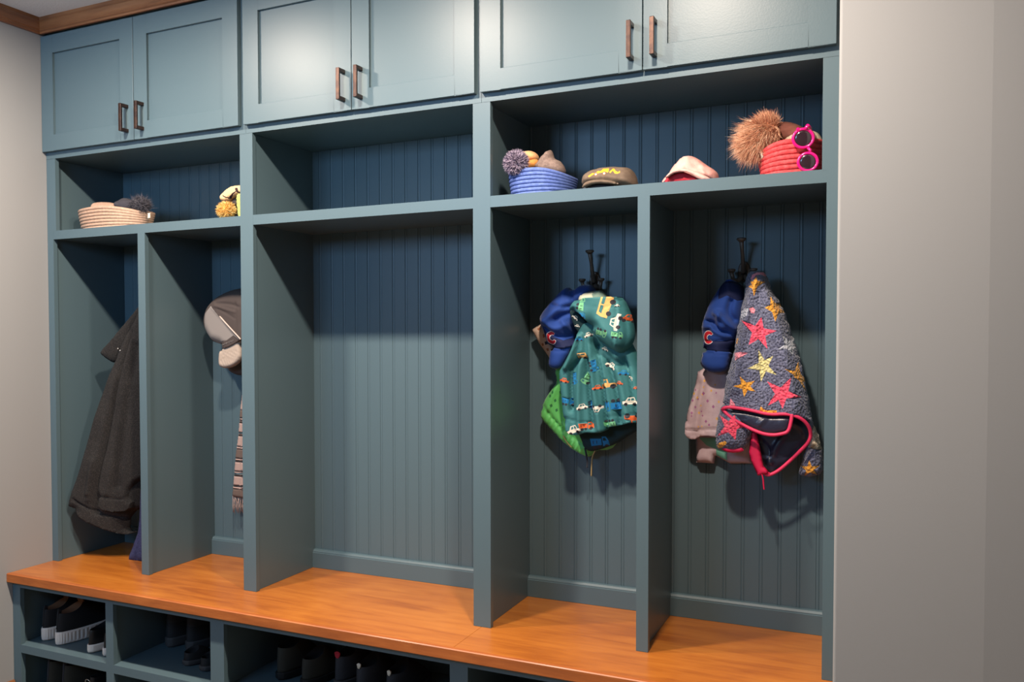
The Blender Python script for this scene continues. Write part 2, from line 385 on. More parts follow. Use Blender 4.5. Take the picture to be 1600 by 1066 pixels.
    for fc, m_ in zip(Fc, mi_):
        try:
            a = bm.faces.new([fv[i] for i in fc]); a.material_index = int(m_); a.smooth = True
            if not all(bv[i] is fv[i] for i in fc):
                b = bm.faces.new([bv[i] for i in fc][::-1]); b.material_index = 0; b.smooth = True
        except ValueError: pass
    if hard:
        for k, v in ec.items():
            if len(v) == 1 and not (bv[k[0]] is fv[k[0]] and bv[k[1]] is fv[k[1]]):
                a, b_ = v[0]; q = []
                for x in (fv[b_], fv[a], bv[a], bv[b_]):
                    if x not in q: q.append(x)
                try: bm.faces.new(q).smooth = False
                except ValueError: pass
    bmesh.ops.delete(bm, geom=[v for v in bm.verts if not v.link_faces], context='VERTS')
    bmesh.ops.recalc_face_normals(bm, faces=bm.faces)
    me = bpy.data.meshes.new(name); bm.to_mesh(me); bm.free()
    return link(name, me, mats, parent, label)
def tube_px(name, pts, Y, rad, m, parent, label=None, closed=False, flat=1.0, sm=2, seg=8, tilt=(0, 0, 0, 0), Ys=None):
    P = smooth_loop(pts, sm, closed) if sm else pts
    if Ys is None: W = [at(p[0], p[1], Y, *tilt) for p in P]
    else:
        W = []
        n = len(P)
        for i, p in enumerate(P):
            u = i/(n-1)*(len(Ys)-1); k = min(int(u), len(Ys)-2); W.append(at(p[0], p[1], Ys[k]+(Ys[k+1]-Ys[k])*(u-k)))
    return MB().tube(W, rad, seg, closed=closed, flat=flat).build(name, m, parent, label)
def star(tips, k=0.42):
    c = np.mean(tips, 0); out = []
    for i in range(len(tips)):
        a, b = np.array(tips[i]), np.array(tips[(i+1) % len(tips)])
        out += [tuple(a), tuple(c+((a+b)/2-c)*k*1.15)]
    return out
def strands(name, centre, R, n, length, rad, mats, parent=None, label=None, squash=(1, 1, 1), dirf=None, bend=0.0, seg=3, core=0.75, jitter=0.25, only=None, grav=0.0):
    """yarn or fur: one mesh of tapering strands rooted on a core blob"""
    bm = bmesh.new(); c = Vector(centre)
    bmesh.ops.create_icosphere(bm, subdivisions=2, radius=R*core, matrix=Matrix.Translation(c) @ Matrix.Diagonal((*squash, 1)))
    for f in bm.faces: f.material_index = 0; f.smooth = True
    ga = math.pi*(3-math.sqrt(5))
    for i in range(n):
        y = 1-2*(i+.5)/n; r_ = math.sqrt(1-y*y); a = i*ga
        d = Vector((math.cos(a)*r_, math.sin(a)*r_, y))
        if only and not only(d): continue
        d2 = (d+Vector(rng.normal(size=3))*jitter).normalized()
        if dirf: d2 = (d2*0.6+dirf(d)*0.9).normalized()
        p = c+Vector((d.x*squash[0], d.y*squash[1], d.z*squash[2]))*R*core*0.9
        ln = length*random.uniform(.75, 1.15); t = Vector(rng.normal(size=3)).cross(d2).normalized(); b = d2.cross(t)
        side = Vector(rng.normal(size=3))*bend
        rings = []; ns = 3 if bend else 2
        for k in range(ns):
            u = k/ns; q = p+d2*ln*u+side*ln*u*u+Vector((0, 0, -grav*ln*u*u)); rr_ = rad*(1-u*0.6)
            rings.append([bm.verts.new(q+(t*math.cos(z)+b*math.sin(z))*rr_) for z in (0, 2.094, 4.189)])
        tip = bm.verts.new(p+d2*ln+side*ln+Vector((0, 0, -grav*ln))) ; mi = random.randrange(len(mats))
        for k in range(ns-1):
            for z in range(3):
                bm.faces.new((rings[k][z], rings[k][(z+1) % 3], rings[k+1][(z+1) % 3], rings[k+1][z])).material_index = mi
        for z in range(3): bm.faces.new((rings[-1][z], rings[-1][(z+1) % 3], tip)).material_index = mi
    me = bpy.data.meshes.new(name); bm.to_mesh(me); bm.free()
    return link(name, me, mats, parent, label)

# materials for the things
M['jkt_black'] = mat('charcoal_fleece', (27, 25, 24), 0.95, bump=('noise', 420, 0.9, 0.004), var=(260, (52, 48, 45), .45, .68))
M['dark_cloth'] = mat('near_black_cloth', (20, 19, 21), 0.9)
M['navy_cloth'] = mat('navy_cloth', (42, 48, 84), 0.85, bump=('noise', 500, 0.4, 0.002), var=(200, (60, 68, 108), .4, .7))
M['steel'] = mat('snap_steel', (200, 196, 190), 0.25, metal=1.0)
M['hat_grey'] = mat('grey_twill', (134, 126, 120), 0.8, bump=('noise', 600, 0.3, 0.001))
M['hat_brown'] = mat('dark_brown_twill', (70, 60, 56), 0.85, bump=('noise', 500, 0.4, 0.001))
M['hat_pipe'] = mat('pale_piping', (204, 182, 168), 0.7)
M['hat_text'] = mat('pale_grey_thread', (150, 146, 142), 0.7)
M['hat_brim'] = mat('tan_brim_cloth', (176, 158, 142), 0.8, bump=('noise', 500, 0.3, 0.001))
M['scarf'] = mat('scarf_pink_beige', (172, 146, 136), 0.95, bump=('noise', 400, 0.5, 0.002))
M['scarf_b'] = mat('scarf_brown', (104, 88, 80), 0.95, bump=('noise', 400, 0.5, 0.002))
M['scarf_t'] = mat('scarf_teal', (92, 120, 126), 0.95)
M['cap_blue'] = mat('royal_blue_twill', (4, 54, 128), 0.8, bump=('noise', 700, 0.25, 0.001), sheen=0.15)
M['cap_shade'] = mat('shaded_blue_twill', (8, 22, 66), 0.8, bump=('noise', 700, 0.25, 0.001))  # shadow on the blue caps' crowns, painted as darker twill patches
M['red_thread'] = mat('red_embroidery', (206, 34, 48), 0.6, bump=('noise', 300, 0.4, 0.001))
M['white_thread'] = mat('white_embroidery', (226, 214, 210), 0.7)
M['teal'] = mat('teal_softshell', (52, 113, 115), 0.75, bump=('noise', 500, 0.12, 0.001))
M['teal_in'] = mat('dark_teal_inside', (22, 52, 56), 0.9)  # dark teal for jacket insides; the hood opening's shade is in this colour
M['peach'] = mat('peach_print', (236, 176, 104), 0.8); M['orange'] = mat('orange_print', (218, 96, 44), 0.8)
M['pblue'] = mat('blue_print', (20, 118, 172), 0.8); M['pgreen'] = mat('green_print', (112, 182, 132), 0.8)
M['pwhite'] = mat('white_print', (226, 216, 198), 0.8); M['pdark'] = mat('dark_print_and_shade', (42, 44, 52), 0.8)
M['cream'] = mat('cream_lining', (196, 196, 172), 0.9); M['sage'] = mat('sage_lining', (120, 142, 128), 0.9)
M['green'] = mat('bright_green_nylon', (100, 196, 98), 0.5, bump=('noise', 120, 0.2, 0.002), sheen=0.2)
M['green_dk'] = mat('green_print_dark', (48, 120, 66), 0.6)
M['zip'] = mat('brass_zip', (186, 160, 108), 0.45, metal=0.3)
M['beige_print'] = mat('beige_printed_cloth', (196, 168, 148), 0.85, bump=('noise', 300, 0.3, 0.001))
M['brown_print'] = mat('brown_print', (150, 92, 60), 0.85)
def sherpa(nm, c, c2): return mat(nm, c, 0.95, bump=('voronoi', 165, 1.0, 0.006), var=(210, c2, .40, .62), sheen=0.25)
M['fl_grey'] = sherpa('slate_sherpa', (72, 76, 100), (118, 120, 142)); M['fl_pink'] = sherpa('coral_pink_sherpa', (232, 60, 92), (250, 96, 118))
M['fl_yel'] = sherpa('mustard_sherpa', (214, 138, 34), (240, 172, 66)); M['fl_pale'] = sherpa('pale_yellow_sherpa', (196, 184, 118), (222, 212, 156))
M['fl_lpink'] = sherpa('light_pink_sherpa', (240, 132, 148), (250, 162, 172)); M['fl_wht'] = sherpa('pale_grey_sherpa', (172, 176, 188), (206, 206, 212))
M['fl_bge'] = sherpa('beige_sherpa', (178, 160, 136), (206, 190, 166))
M['binding'] = mat('coral_pink_binding', (226, 48, 92), 0.55); M['pinkred'] = mat('raspberry_fabric', (214, 22, 74), 0.6)
M['lining'] = mat('navy_satin_lining', (34, 36, 56), 0.32, bump=('noise', 60, 0.3, 0.004), sheen=0.2)
M['lilac'] = mat('lilac_nylon', (186, 160, 166), 0.6, bump=('noise', 150, 0.25, 0.002), var=(30, (206, 184, 188), .4, .7))
M['lil_y'] = mat('gold_print', (222, 172, 92), 0.7); M['lil_p'] = mat('mauve_print', (160, 96, 140), 0.7); M['mint'] = mat('mint_lining', (108, 172, 148), 0.7)
M['pom_p1'] = mat('lilac_yarn', (178, 164, 182), 0.95); M['pom_p2'] = mat('dark_plum_yarn', (58, 50, 74), 0.95); M['pom_p3'] = mat('grey_plum_yarn', (120, 106, 128), 0.95)
M['peach_knit'] = mat('peach_knit', (222, 170, 118), 0.95, bump=('noise', 300, 0.5, 0.002)); M['tan_knit'] = mat('tan_knit', (206, 140, 70), 0.95, bump=('noise', 300, 0.6, 0.002))
M['taupe_knit'] = mat('taupe_knit', (142, 122, 112), 0.95, bump=('noise', 420, 0.7, 0.003), var=(150, (118, 100, 92), .4, .7))
M['rope_blue'] = mat('blue_rope', (84, 106, 172), 0.85, bump=('noise', 330, 0.6, 0.002), var=(120, (104, 126, 190), .4, .7))
M['rope_red'] = mat('coral_red_rope', (214, 60, 64), 0.85, bump=('noise', 330, 0.6, 0.002), var=(120, (232, 86, 88), .4, .7))
M['rope_bge'] = mat('beige_rope', (180, 146, 122), 0.85, bump=('noise', 330, 0.6, 0.002), var=(120, (196, 162, 138), .4, .7))
M['tag'] = mat('cream_cloth_tag', (220, 208, 186), 0.8)
M['olive'] = mat('olive_brown_twill', (98, 82, 68), 0.85, bump=('noise', 600, 0.4, 0.001), var=(60, (112, 96, 80), .4, .7)); M['gold'] = mat('gold_embroidery', (234, 168, 40), 0.7)
M['cap_pink'] = mat('pale_pink_cotton', (222, 158, 148), 0.85, bump=('noise', 300, 0.4, 0.002), var=(60, (234, 178, 166), .4, .7)); M['cap_red'] = mat('red_cap_lining', (176, 34, 52), 0.85)
M['fur1'] = mat('ginger_fur', (226, 174, 138), 0.9); M['fur2'] = mat('pale_fur', (240, 206, 174), 0.9); M['fur3'] = mat('rust_fur', (168, 104, 80), 0.9); M['fur4'] = mat('brown_fur', (116, 66, 52), 0.9)
M['cream_knit'] = mat('cream_knit', (186, 168, 142), 0.95, bump=('noise', 300, 0.7, 0.003))
M['magenta'] = mat('magenta_plastic', (232, 10, 120), 0.18, coat=0.6); M['lens'] = mat('dark_plum_lens', (40, 20, 30), 0.06, coat=0.8, spec=0.8)
M['pom_y1'] = mat('mustard_yarn', (226, 176, 84), 0.95); M['pom_y2'] = mat('pale_mustard_yarn', (240, 208, 134), 0.95); M['pom_y3'] = mat('ochre_yarn', (190, 130, 50), 0.95)
M['band_tan'] = mat('tan_jersey', (226, 186, 138), 0.9, bump=('noise', 300, 0.4, 0.001)); M['band_dk'] = mat('dark_brown_stripe', (52, 32, 34), 0.9); M['knit_grey'] = mat('grey_brown_knit', (110, 96, 88), 0.95, bump=('wavex', 160, 0.6, 0.002))
M['lime'] = mat('lime_knit', (198, 204, 122), 0.95, bump=('wavez', 130, 0.7, 0.003)); M['char_fur1'] = mat('charcoal_fur', (62, 60, 66), 0.95); M['char_fur2'] = mat('grey_fur', (96, 92, 98), 0.95)
M['shoe_blk'] = mat('black_canvas', (22, 21, 23), 0.8, bump=('noise', 500, 0.3, 0.001)); M['shoe_lea'] = mat('black_leather', (20, 20, 22), 0.35)
M['sole_w'] = mat('off_white_rubber', (238, 222, 208), 0.6); M['sole_g'] = mat('grey_rubber', (66, 64, 64), 0.7); M['sole_d'] = mat('black_rubber', (20, 20, 20), 0.7)
M['shoe_gry'] = mat('dark_grey_mesh', (50, 50, 54), 0.85, bump=('noise', 400, 0.5, 0.001)); M['shoe_brn'] = mat('brown_lining', (128, 88, 60), 0.9); M['shoe_olv'] = mat('dark_olive_knit', (48, 46, 38), 0.9)
M['shoe_mid'] = mat('charcoal_patch', (34, 34, 36), 0.8)

# ---------------------------------------------------------------- coat hooks
def onX(px, py, X):
    d = fw + rt*((px-800-PPX)/F) - up*((py-533-PPY)/F); return CAM + d*((X-CAM.x)/d.x)
def hook(X, Z, label):
    """three-pronged coat hook with its plate screwed to the beadboard; Z = plate centre"""
    t = empty('coat_hook', (X, YBK, Z), label, 'hook', 'coat hooks screwed to the beadboard back')
    b = MB(); ring = lambda y, k: [Vector((X+0.016*k*math.cos(a), y-0.0015, Z+0.028*k*math.sin(a))) for a in [2*math.pi*i/20 for i in range(20)]]
    b.loft([ring(YBK+0.001, 1), ring(YBK-0.003, 1), ring(YBK-0.0055, .86)]); b.build('mounting_plate', M['iron'], t)
    for sz in (-1, 1):
        q = MB(); q.loft([[Vector((X+0.004*k*math.cos(a), y, Z+sz*0.017+0.004*k*math.sin(a))) for a in [math.pi*i/5 for i in range(10)]] for y, k in ((YBK-0.004, 1), (YBK-0.0075, 1), (YBK-0.0085, .6))]); q.build('screw', M['iron'], t)
    def knob(c, r, q):
        q.loft([[c+Vector((r*k*math.cos(a), r*k*math.sin(a), z)) for a in [2*math.pi*i/14 for i in range(14)]] for z, k in ((-0.006, .45), (-0.002, .8), (0.0005, 1), (0.0035, 1), (0.0055, .75))])
    q = MB(); P = [(X, YBK-0.010, Z-0.004), (X, YBK-0.020, Z+0.0), (X, YBK-0.030, Z+0.020), (X, YBK-0.044, Z+0.050), (X, YBK-0.062, Z+0.079)]
    q.tube(P, [0.0085, 0.0068, 0.0055, 0.005, 0.006], 10); knob(Vector((X, YBK-0.064, Z+0.083)), 0.0125, q); q.build('upper_prong', M['iron'], t)
    for sx in (-1, 1):
        q = MB(); P = [(X+sx*0.003, YBK-0.0115, Z-0.014), (X+sx*0.014, YBK-0.022, Z-0.027), (X+sx*0.024, YBK-0.036, Z-0.024), (X+sx*0.028, YBK-0.042, Z-0.004)]
        q.tube(P, [0.0075, 0.006, 0.0052, 0.0055], 10); knob(Vector((X+sx*0.028, YBK-0.0425, Z)), 0.0105, q); q.build('side_prong', M['iron'], t)
    return t
HK4 = at(930, 439, YBK); HK5 = at(1163, 424, YBK)
hook(0.240, HK4.z, 'dark bronze coat hook behind the charcoal fleece jacket in the leftmost bay')
hook(0.655, HK4.z, 'dark bronze coat hook behind the grey and brown cap')
hook(HK4.x, HK4.z, 'dark bronze coat hook above the teal printed jacket')
hook(HK5.x, HK5.z, 'dark bronze coat hook above the star-patterned fleece jacket')

# ---------------------------------------------------------------- bay 1: charcoal fleece jacket
t = empty('fleece_jacket', (0.35, 0.25, 1.2), 'long charcoal black fleece jacket hanging in the leftmost bay', 'jacket')
TJ = (0.60, 0.10, 0.0, 0.0)    # hangs across the bay, its hem swinging out towards the left wall
relief('jacket_body', [(226, 462), (216, 496), (199, 525.5), (182.6, 564.7), (168, 602), (155.8, 635), (138, 697), (127.5, 735), (111.7, 776.6), (109, 796), (125.5, 812), (157, 826), (190.6, 838), (201, 834), (206, 800), (238, 790), (240, 470)], 0.095, M['jkt_black'], t, tilt=TJ, T=0.045, Tb=0.03, w=0.05, hard=[[(109, 796), (125.5, 812), (157, 826), (190.6, 838), (201, 834)]],
       ridges=[([(112, 781), (133, 793), (157, 802), (200, 812)], .004, -.010), ([(206, 520), (190, 600), (172, 700), (150, 800)], .012, -.016), ([(186, 590), (160, 690), (140, 780)], .014, .012), ([(150, 720), (140, 770)], .01, .01)], noise=(.004, 28))
relief('front_panel', [(222, 478), (206, 535), (189, 600), (174, 690), (163, 730), (155, 776.6), (153, 797), (177, 800.5), (200, 799), (203.4, 782), (210, 757), (236, 740), (238, 480)], 0.060, M['jkt_black'], t, tilt=TJ, T=0.030, Tb=0.01, w=0.015, hard=[[(155, 776.6), (153, 797), (177, 800.5), (200, 799), (203.4, 782)]],
       ridges=[([(154, 776), (178, 780), (204, 781)], .003, -.007), ([(214, 540), (196, 640), (184, 760)], .012, -.012), ([(200, 600), (182, 700), (168, 770)], .012, .008)], noise=(.003, 35))
relief('sleeve', [(226, 470), (205, 496), (188, 516), (176.4, 530.6), (159, 549), (161, 556), (182, 570), (196, 556), (215, 520), (232, 480)], 0.185, M['jkt_black'], t, tilt=(0.35, 0.2, 0, 0), T=0.028, Tb=0.02, w=0.025, ridges=[([(176, 531), (180, 545), (188, 562)], .004, -.006)])
MB().tube([(0.240, 0.335, HK4.z+.004), (0.262, 0.29, HK4.z-.006), (0.275, 0.205, HK4.z-.045)], 0.004, 6).build('hanging_loop', M['jkt_black'], t)
for px, py in ((184.5, 545), (188, 548)):
    c = at(px, py, 0.135, 0.35, 0.2); MB().loft([[c+Vector((0.0036*k*math.cos(a), y, 0.0036*k*math.sin(a))) for a in [math.pi*i/5 for i in range(10)]] for y, k in ((0.004, 1), (-0.002, 1), (-0.0035, .5))]).build('snap_button', M['steel'], t)
relief('navy_garment', [(228, 700), (221, 760), (219, 824), (212, 845), (200.5, 874), (207, 877.5), (238, 879), (240, 700)], 0.16, M['navy_cloth'], None, T=0.02, Tb=0.02, w=0.03, ridges=[([(222, 820), (212, 874)], .006, -.006)])
tag(bpy.data.objects['navy_garment'], 'dark navy garment hem touching the bench behind the divider, under the charcoal jacket', 'garment')

# ---------------------------------------------------------------- bay 2: trucker cap and scarf
t = empty('baseball_cap', (0.53, 0.28, 1.33), 'grey and dark brown baseball cap with pale piping and ridged brim, hanging beside the post', 'cap')
HT = (0, 0, 0, 0)
relief('crown', [(378, 450), (362, 454), (344, 463), (333, 474), (327, 484), (323, 502), (327, 518), (341, 540), (346, 546), (360, 541), (376, 531), (398, 520), (402, 455)], 0.285, [M['hat_brown'], M['hat_grey'], M['hat_brown']], t, T=0.055, Tb=0.045, w=0.04, res=.005, hard=[[(341, 540), (346, 546), (360, 541), (376, 531), (398, 520)]],
       prints=[([(330, 478), (320, 490), (318, 520), (344, 548), (360, 543), (377, 533), (360, 513), (345, 496)], 1), ([(340, 537), (356, 531.5), (366, 524), (377, 533), (360, 545), (345, 549)], 2)],
       ridges=[([(338, 474), (360, 475), (374, 480)], .004, -.004), ([(336, 478), (352, 483), (368, 488)], .004, .004), ([(340, 482), (356, 490), (368, 498)], .003, -.003), ([(369, 474), (370, 520)], .003, -.004), ([(331, 480), (345, 496), (360, 513), (376, 532)], .003, .002)])
tube_px('piping', [(330.5, 479.5), (338, 488), (352, 504.5), (366, 519.5), (376, 530.5)], 0.238, 0.0026, M['hat_pipe'], t, Ys=[.270, .238, .224, .222, .222])
relief('brim', [(346, 546), (356, 543), (368, 535), (377, 531), (382, 556), (376, 566), (366, 573.5), (352, 576), (344, 573), (343.5, 556)], 0.255, [M['hat_brim']], t, T=0.020, Tb=0.006, w=0.014, res=.004, hard=[[(346, 546), (356, 543), (368, 535), (377, 531)]], ridges=[([(349+k*3.2, 551-k*0.6), (351+k*3.5, 560), (345, 561.5+k*1.9)], .0009, -.0022) for k in range(0, 8)] )
# small embroidered word on the band of the cap
bd = MB()
for i in range(9):
    p0 = at(347.2+i*2.1, 539.0-i*0.85, 0.2285); s_ = 0.0021
    bd.tube([p0+Vector((0, 0, -s_)), p0+Vector((0.0004, 0, s_))], 0.0006, 5)
    if i % 3 != 1: bd.tube([p0+Vector((0, 0, s_)), p0+Vector((0.0022, -0.0004, s_*0.8))], 0.0006, 5)
    if i % 2: bd.tube([p0+Vector((0, 0, -s_*0.2)), p0+Vector((0.0022, -0.0004, -s_))], 0.0006, 5)
bd.build('embroidery', M['hat_text'], t)
relief('brown_cap', [(352, 560), (358, 577), (363, 583), (374, 587), (398, 585), (398, 556), (374, 552)], 0.335, M['hat_brown'], None, T=0.03, Tb=0.02, w=0.03)
tag(bpy.data.objects['brown_cap'], 'dark brown cap mostly hidden behind the grey and brown cap', 'cap')
t = empty('plaid_scarf', (0.62, 0.35, 1.0), 'beige and brown striped scarf with fringed end beside the post', 'scarf')
so = [(376, 640), (373, 680), (369, 710), (365, 760), (363.5, 776), (384, 780), (398, 782), (402, 470), (387, 470), (381, 600)]
def band(y0, y1, mi): return ([(355, y0), (402, y0+3), (402, y1+3), (355, y1)], mi)
relief('scarf_cloth', so, 0.34, [M['scarf'], M['scarf_b'], M['scarf_t']], t, T=0.012, Tb=0.01, w=0.012, sm=0, res=.005,
       prints=[band(655, 656.6, 1), band(658.5, 660, 1), band(675, 676.4, 2), band(678.5, 680, 1), band(696, 697.4, 1), band(701.5, 716, 1), band(719, 720.5, 1), band(735, 736.6, 1), band(738.6, 740.4, 2), band(742, 743.4, 1), band(758, 759.4, 1), band(763, 785, 1), band(640, 652, 1)], ridges=[([(381, 640), (377, 778)], .004, .004)])
fr = MB()
for k in range(13):
    px = 364+k*1.6; p = at(px, 775, 0.338+0.004*math.sin(k*2)); 
    fr.tube([p, p+Vector((0.002*math.sin(k*3), 0, -0.018)), p+Vector((0.006*math.sin(k*2.1), -0.002, -0.038)), p+Vector((0.003*math.sin(k*5), 0.001, -0.058-0.012*random.random()))], [0.0016, 0.0014, 0.0013, 0.001], 5)
fr.build('fringe', M['scarf'], t)

# ---------------------------------------------------------------- bay 4: printed kids' things
t = empty('printed_garment', (1.74, 0.34, 1.3), 'beige cloth printed with little brown shapes, sticking out left of the blue cap', 'garment')
relief('cloth', [(831, 515), (845, 506.6), (858, 515), (866, 540), (878, 574), (872, 584), (866, 575), (856.6, 556.6), (842, 536)], 0.345, [M['beige_print'], M['brown_print'], M['pdark']], t, T=0.018, Tb=0.012, w=0.02, sm=0,
       prints=[([(839, 514), (843, 511), (845, 514), (842, 517)], 1), ([(848, 523), (852, 521), (853, 526), (849, 528)], 1), ([(851, 534), (855, 533), (856, 538), (852, 539)], 2), ([(846, 537), (849, 536), (850, 540), (847, 541)], 1), ([(853, 545), (857, 544), (858, 548), (855, 549)], 1)])
t = empty('blue_cap', (1.76, 0.32, 1.35), 'royal blue cap with red letter C hanging left of the teal printed jacket', 'cap')
def letterC(px, py, r, rot, kx=.86):
    """the embroidered red C with its white outline, as two outlines on the cap front"""
    out = []
    for hw0, mi, ext in ((3.9, 2, 6), (2.7, 3, 0)):
        o, n_ = [], []
        for k in range(21):
            a = math.radians(44-ext+k*((272+2*ext)/20)); e = min(k, 20-k)/10; hw = hw0*(0.62+0.5*min(1, e*1.6))
            for rad_, lst in ((r+hw, o), (r-hw, n_)):
                x, y = rad_*kx*math.cos(a), -rad_*math.sin(a); lst.append((px+x*math.cos(rot)-y*math.sin(rot), py+x*math.sin(rot)+y*math.cos(rot)))
        out.append((o+n_[::-1], mi))
    return out
CM = [M['cap_blue'], M['cap_shade'], M['white_thread'], M['red_thread']]
relief('crown', [(887.2, 447.5), (896.6, 455), (909, 444), (930, 446), (932, 470), (912, 480), (905, 512.7), (900.5, 533), (893, 541), (876, 545), (861, 543), (857.8, 538), (852, 521), (846, 506.6), (844.2, 497), (852, 484), (863.7, 470), (876, 456)], 0.315, CM, t, gain=1.5, T=0.06, Tb=0.03, w=0.045, hard=[[(859, 543), (876, 545), (893, 541), (898, 536)]], res=.005,
       prints=[([(846, 508), (852, 520), (866, 527), (880, 532), (893, 528), (906, 516), (900, 541), (876, 548), (855, 546)], 1)]+letterC(861.5, 528, 7.2, -0.20),
       ridges=[([(847, 503), (860, 511), (872, 514), (886, 509)], .010, .008), ([(868, 500), (880, 492), (893, 488)], .007, -.010), ([(852, 512), (862, 522), (878, 528), (896, 522)], .007, -.009), ([(876, 480), (862, 492), (852, 500)], .010, .008), ([(888, 450), (894, 470), (902, 490)], .007, -.007), ([(862, 477), (878, 481), (894, 478)], .006, -.007), ([(880, 502), (890, 512), (896, 526)], .008, .007)])
relief('brim', [(861, 543), (876, 546), (893, 541.5), (892, 552), (885.9, 562.7), (877, 575), (868.8, 577.3), (861.5, 575.5), (856.6, 571), (857.8, 560)], 0.283, M['cap_blue'], t, T=0.024, Tb=0.004, w=0.022, hard=[[(861, 543), (876, 546), (893, 541.5)]], ridges=[([(860, 546), (876, 549), (892, 545)], .003, -.004)])
# the mint print and snap strap just under the hook
MB().tube([at(907, 449, 0.32), at(912, 447, 0.312), at(918, 449, 0.32)], [0.004, 0.007, 0.004], 8, flat=.6).build('strap_end', M['pwhite'], t)

t = empty('green_jacket', (1.84, 0.345, 1.1), 'bright green jacket with gathered hem showing under the teal printed jacket', 'jacket')
gpr = []
for k, (x, y) in enumerate(((862, 612), (858, 618), (866, 625), (860, 633), (868, 640), (874, 612))): gpr.append(([(x, y), (x+3, y-2), (x+4, y+2), (x+1, y+4)], 1))
relief('jacket_body', [(866, 575), (872, 597), (863.8, 605.5), (848.6, 629), (848.6, 639), (844.4, 646), (846, 654.5), (863.8, 673), (884, 695), (912.8, 713.6), (924.6, 713.6), (931, 703.4), (955, 703.4), (966, 690), (960, 640), (930, 580), (890, 560)], 0.35, [M['green'], M['green_dk']], t, T=0.03, Tb=0.015, w=0.02, prints=gpr,
       ridges=[([(850+k*6.2, 640+k*6.3), (843+k*6.6, 652+k*6.2)], .0028, -.007) for k in range(12)]+[([(849, 634), (868, 660), (890, 680), (915, 697)], .004, -.007), ([(870, 600), (862, 625), (856, 640)], .006, .006), ([(878, 605), (874, 640), (880, 660)], .007, -.006)])
tube_px('zipper_pull', [(930, 704), (926, 712), (924.5, 722), (924, 744)], 0.318, 0.004, M['zip'], t, 'brass coloured zipper tape', flat=.5)
tube_px('zipper_tape', [(880, 681), (886, 692), (893, 699)], 0.318, 0.0018, M['zip'], t)

# vehicle prints
def circ(x, y, r, n=10): return [(x+r*math.cos(2*math.pi*i/n), y+r*math.sin(2*math.pi*i/n)) for i in range(n)]
GLY = {
 'car': [([(0, .1), (0, .3), (.22, .34), (.36, .58), (.72, .58), (.84, .32), (1, .28), (1, .1)], 'c'), ([(.33, .35), (.41, .51), (.52, .51), (.52, .35)], 0), ([(.57, .35), (.57, .51), (.68, .51), (.76, .35)], 0), (circ(.24, .09, .12), 'd'), (circ(.77, .09, .12), 'd')],
 'truck': [([(.62, .12), (.62, .66), (.84, .66), (.98, .40), (.98, .12)], 'c'), ([(.68, .42), (.68, .58), (.80, .58), (.88, .42)], 0), ([(0, .2), (-.04, .62), (.58, .55), (.58, .2)], 'c'), ([(.1, .30), (.1, .48), (.14, .48), (.14, .30)], 'd'), ([(.3, .30), (.3, .48), (.34, .48), (.34, .30)], 'd'), (circ(.16, .1, .11), 'd'), (circ(.42, .1, .11), 'd'), (circ(.82, .1, .11), 'd')],
 'bus': [([(0, .1), (0, .62), (.92, .62), (1, .38), (1, .1)], 'c'), ([(.06, .40), (.06, .54), (.42, .54), (.42, .40)], 0), ([(.48, .40), (.48, .54), (.80, .54), (.86, .40)], 0), (circ(.22, .08, .12), 'd'), (circ(.78, .08, .12), 'd')],
 'digger': [([(0, .1), (0, .34), (.2, .38), (.2, .7), (.5, .7), (.55, .38), (.95, .34), (1, .1)], 'c'), ([(.26, .42), (.26, .62), (.44, .62), (.46, .42)], 0), (circ(.22, .1, .14), 'd'), (circ(.78, .12, .17), 'd')]}
CI = {'o': 1, 'y': 2, 'b': 3, 'g': 4, 'w': 5}
def glyphs(L_):
    out = []
    for kind, px, py, wd, rot, c, fl in L_:
        a = math.radians(rot)
        for poly, k in GLY[kind]:
            q = []
            for u, v in poly:
                x = (u-.5)*wd*(-1 if fl else 1); y = -(v-.33)*wd
                q.append((px+x*math.cos(a)-y*math.sin(a), py+x*math.sin(a)+y*math.cos(a)))
            out.append((q, CI[c] if k == 'c' else 6 if k == 'd' else 0))
    return out
TM = [M['teal'], M['orange'], M['peach'], M['pblue'], M['pgreen'], M['pwhite'], M['pdark']]
t = empty('teal_jacket', (1.92, 0.3, 1.25), 'teal hooded kids jacket printed with little cars and trucks', 'jacket')
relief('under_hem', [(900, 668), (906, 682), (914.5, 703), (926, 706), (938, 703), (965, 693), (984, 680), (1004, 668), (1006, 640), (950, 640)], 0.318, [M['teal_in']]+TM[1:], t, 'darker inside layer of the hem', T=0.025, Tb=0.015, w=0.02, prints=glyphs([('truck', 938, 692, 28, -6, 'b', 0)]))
tube_px('drawcord', [(914, 700), (916, 710), (918, 722), (917, 731)], 0.308, 0.0028, M['pdark'], t, 'dark drawcord')
B_ = [(915.5, 500), (904, 518.8), (897, 537), (887.9, 558), (880, 572.6), (874.8, 580), (875.6, 595), (879, 625.7), (882, 658), (884, 678), (901, 681), (914, 676), (928, 677), (943, 675.5), (947, 668), (975, 664), (984, 660), (1006, 664), (1008, 600), (1000, 560), (984, 528), (950, 500)]
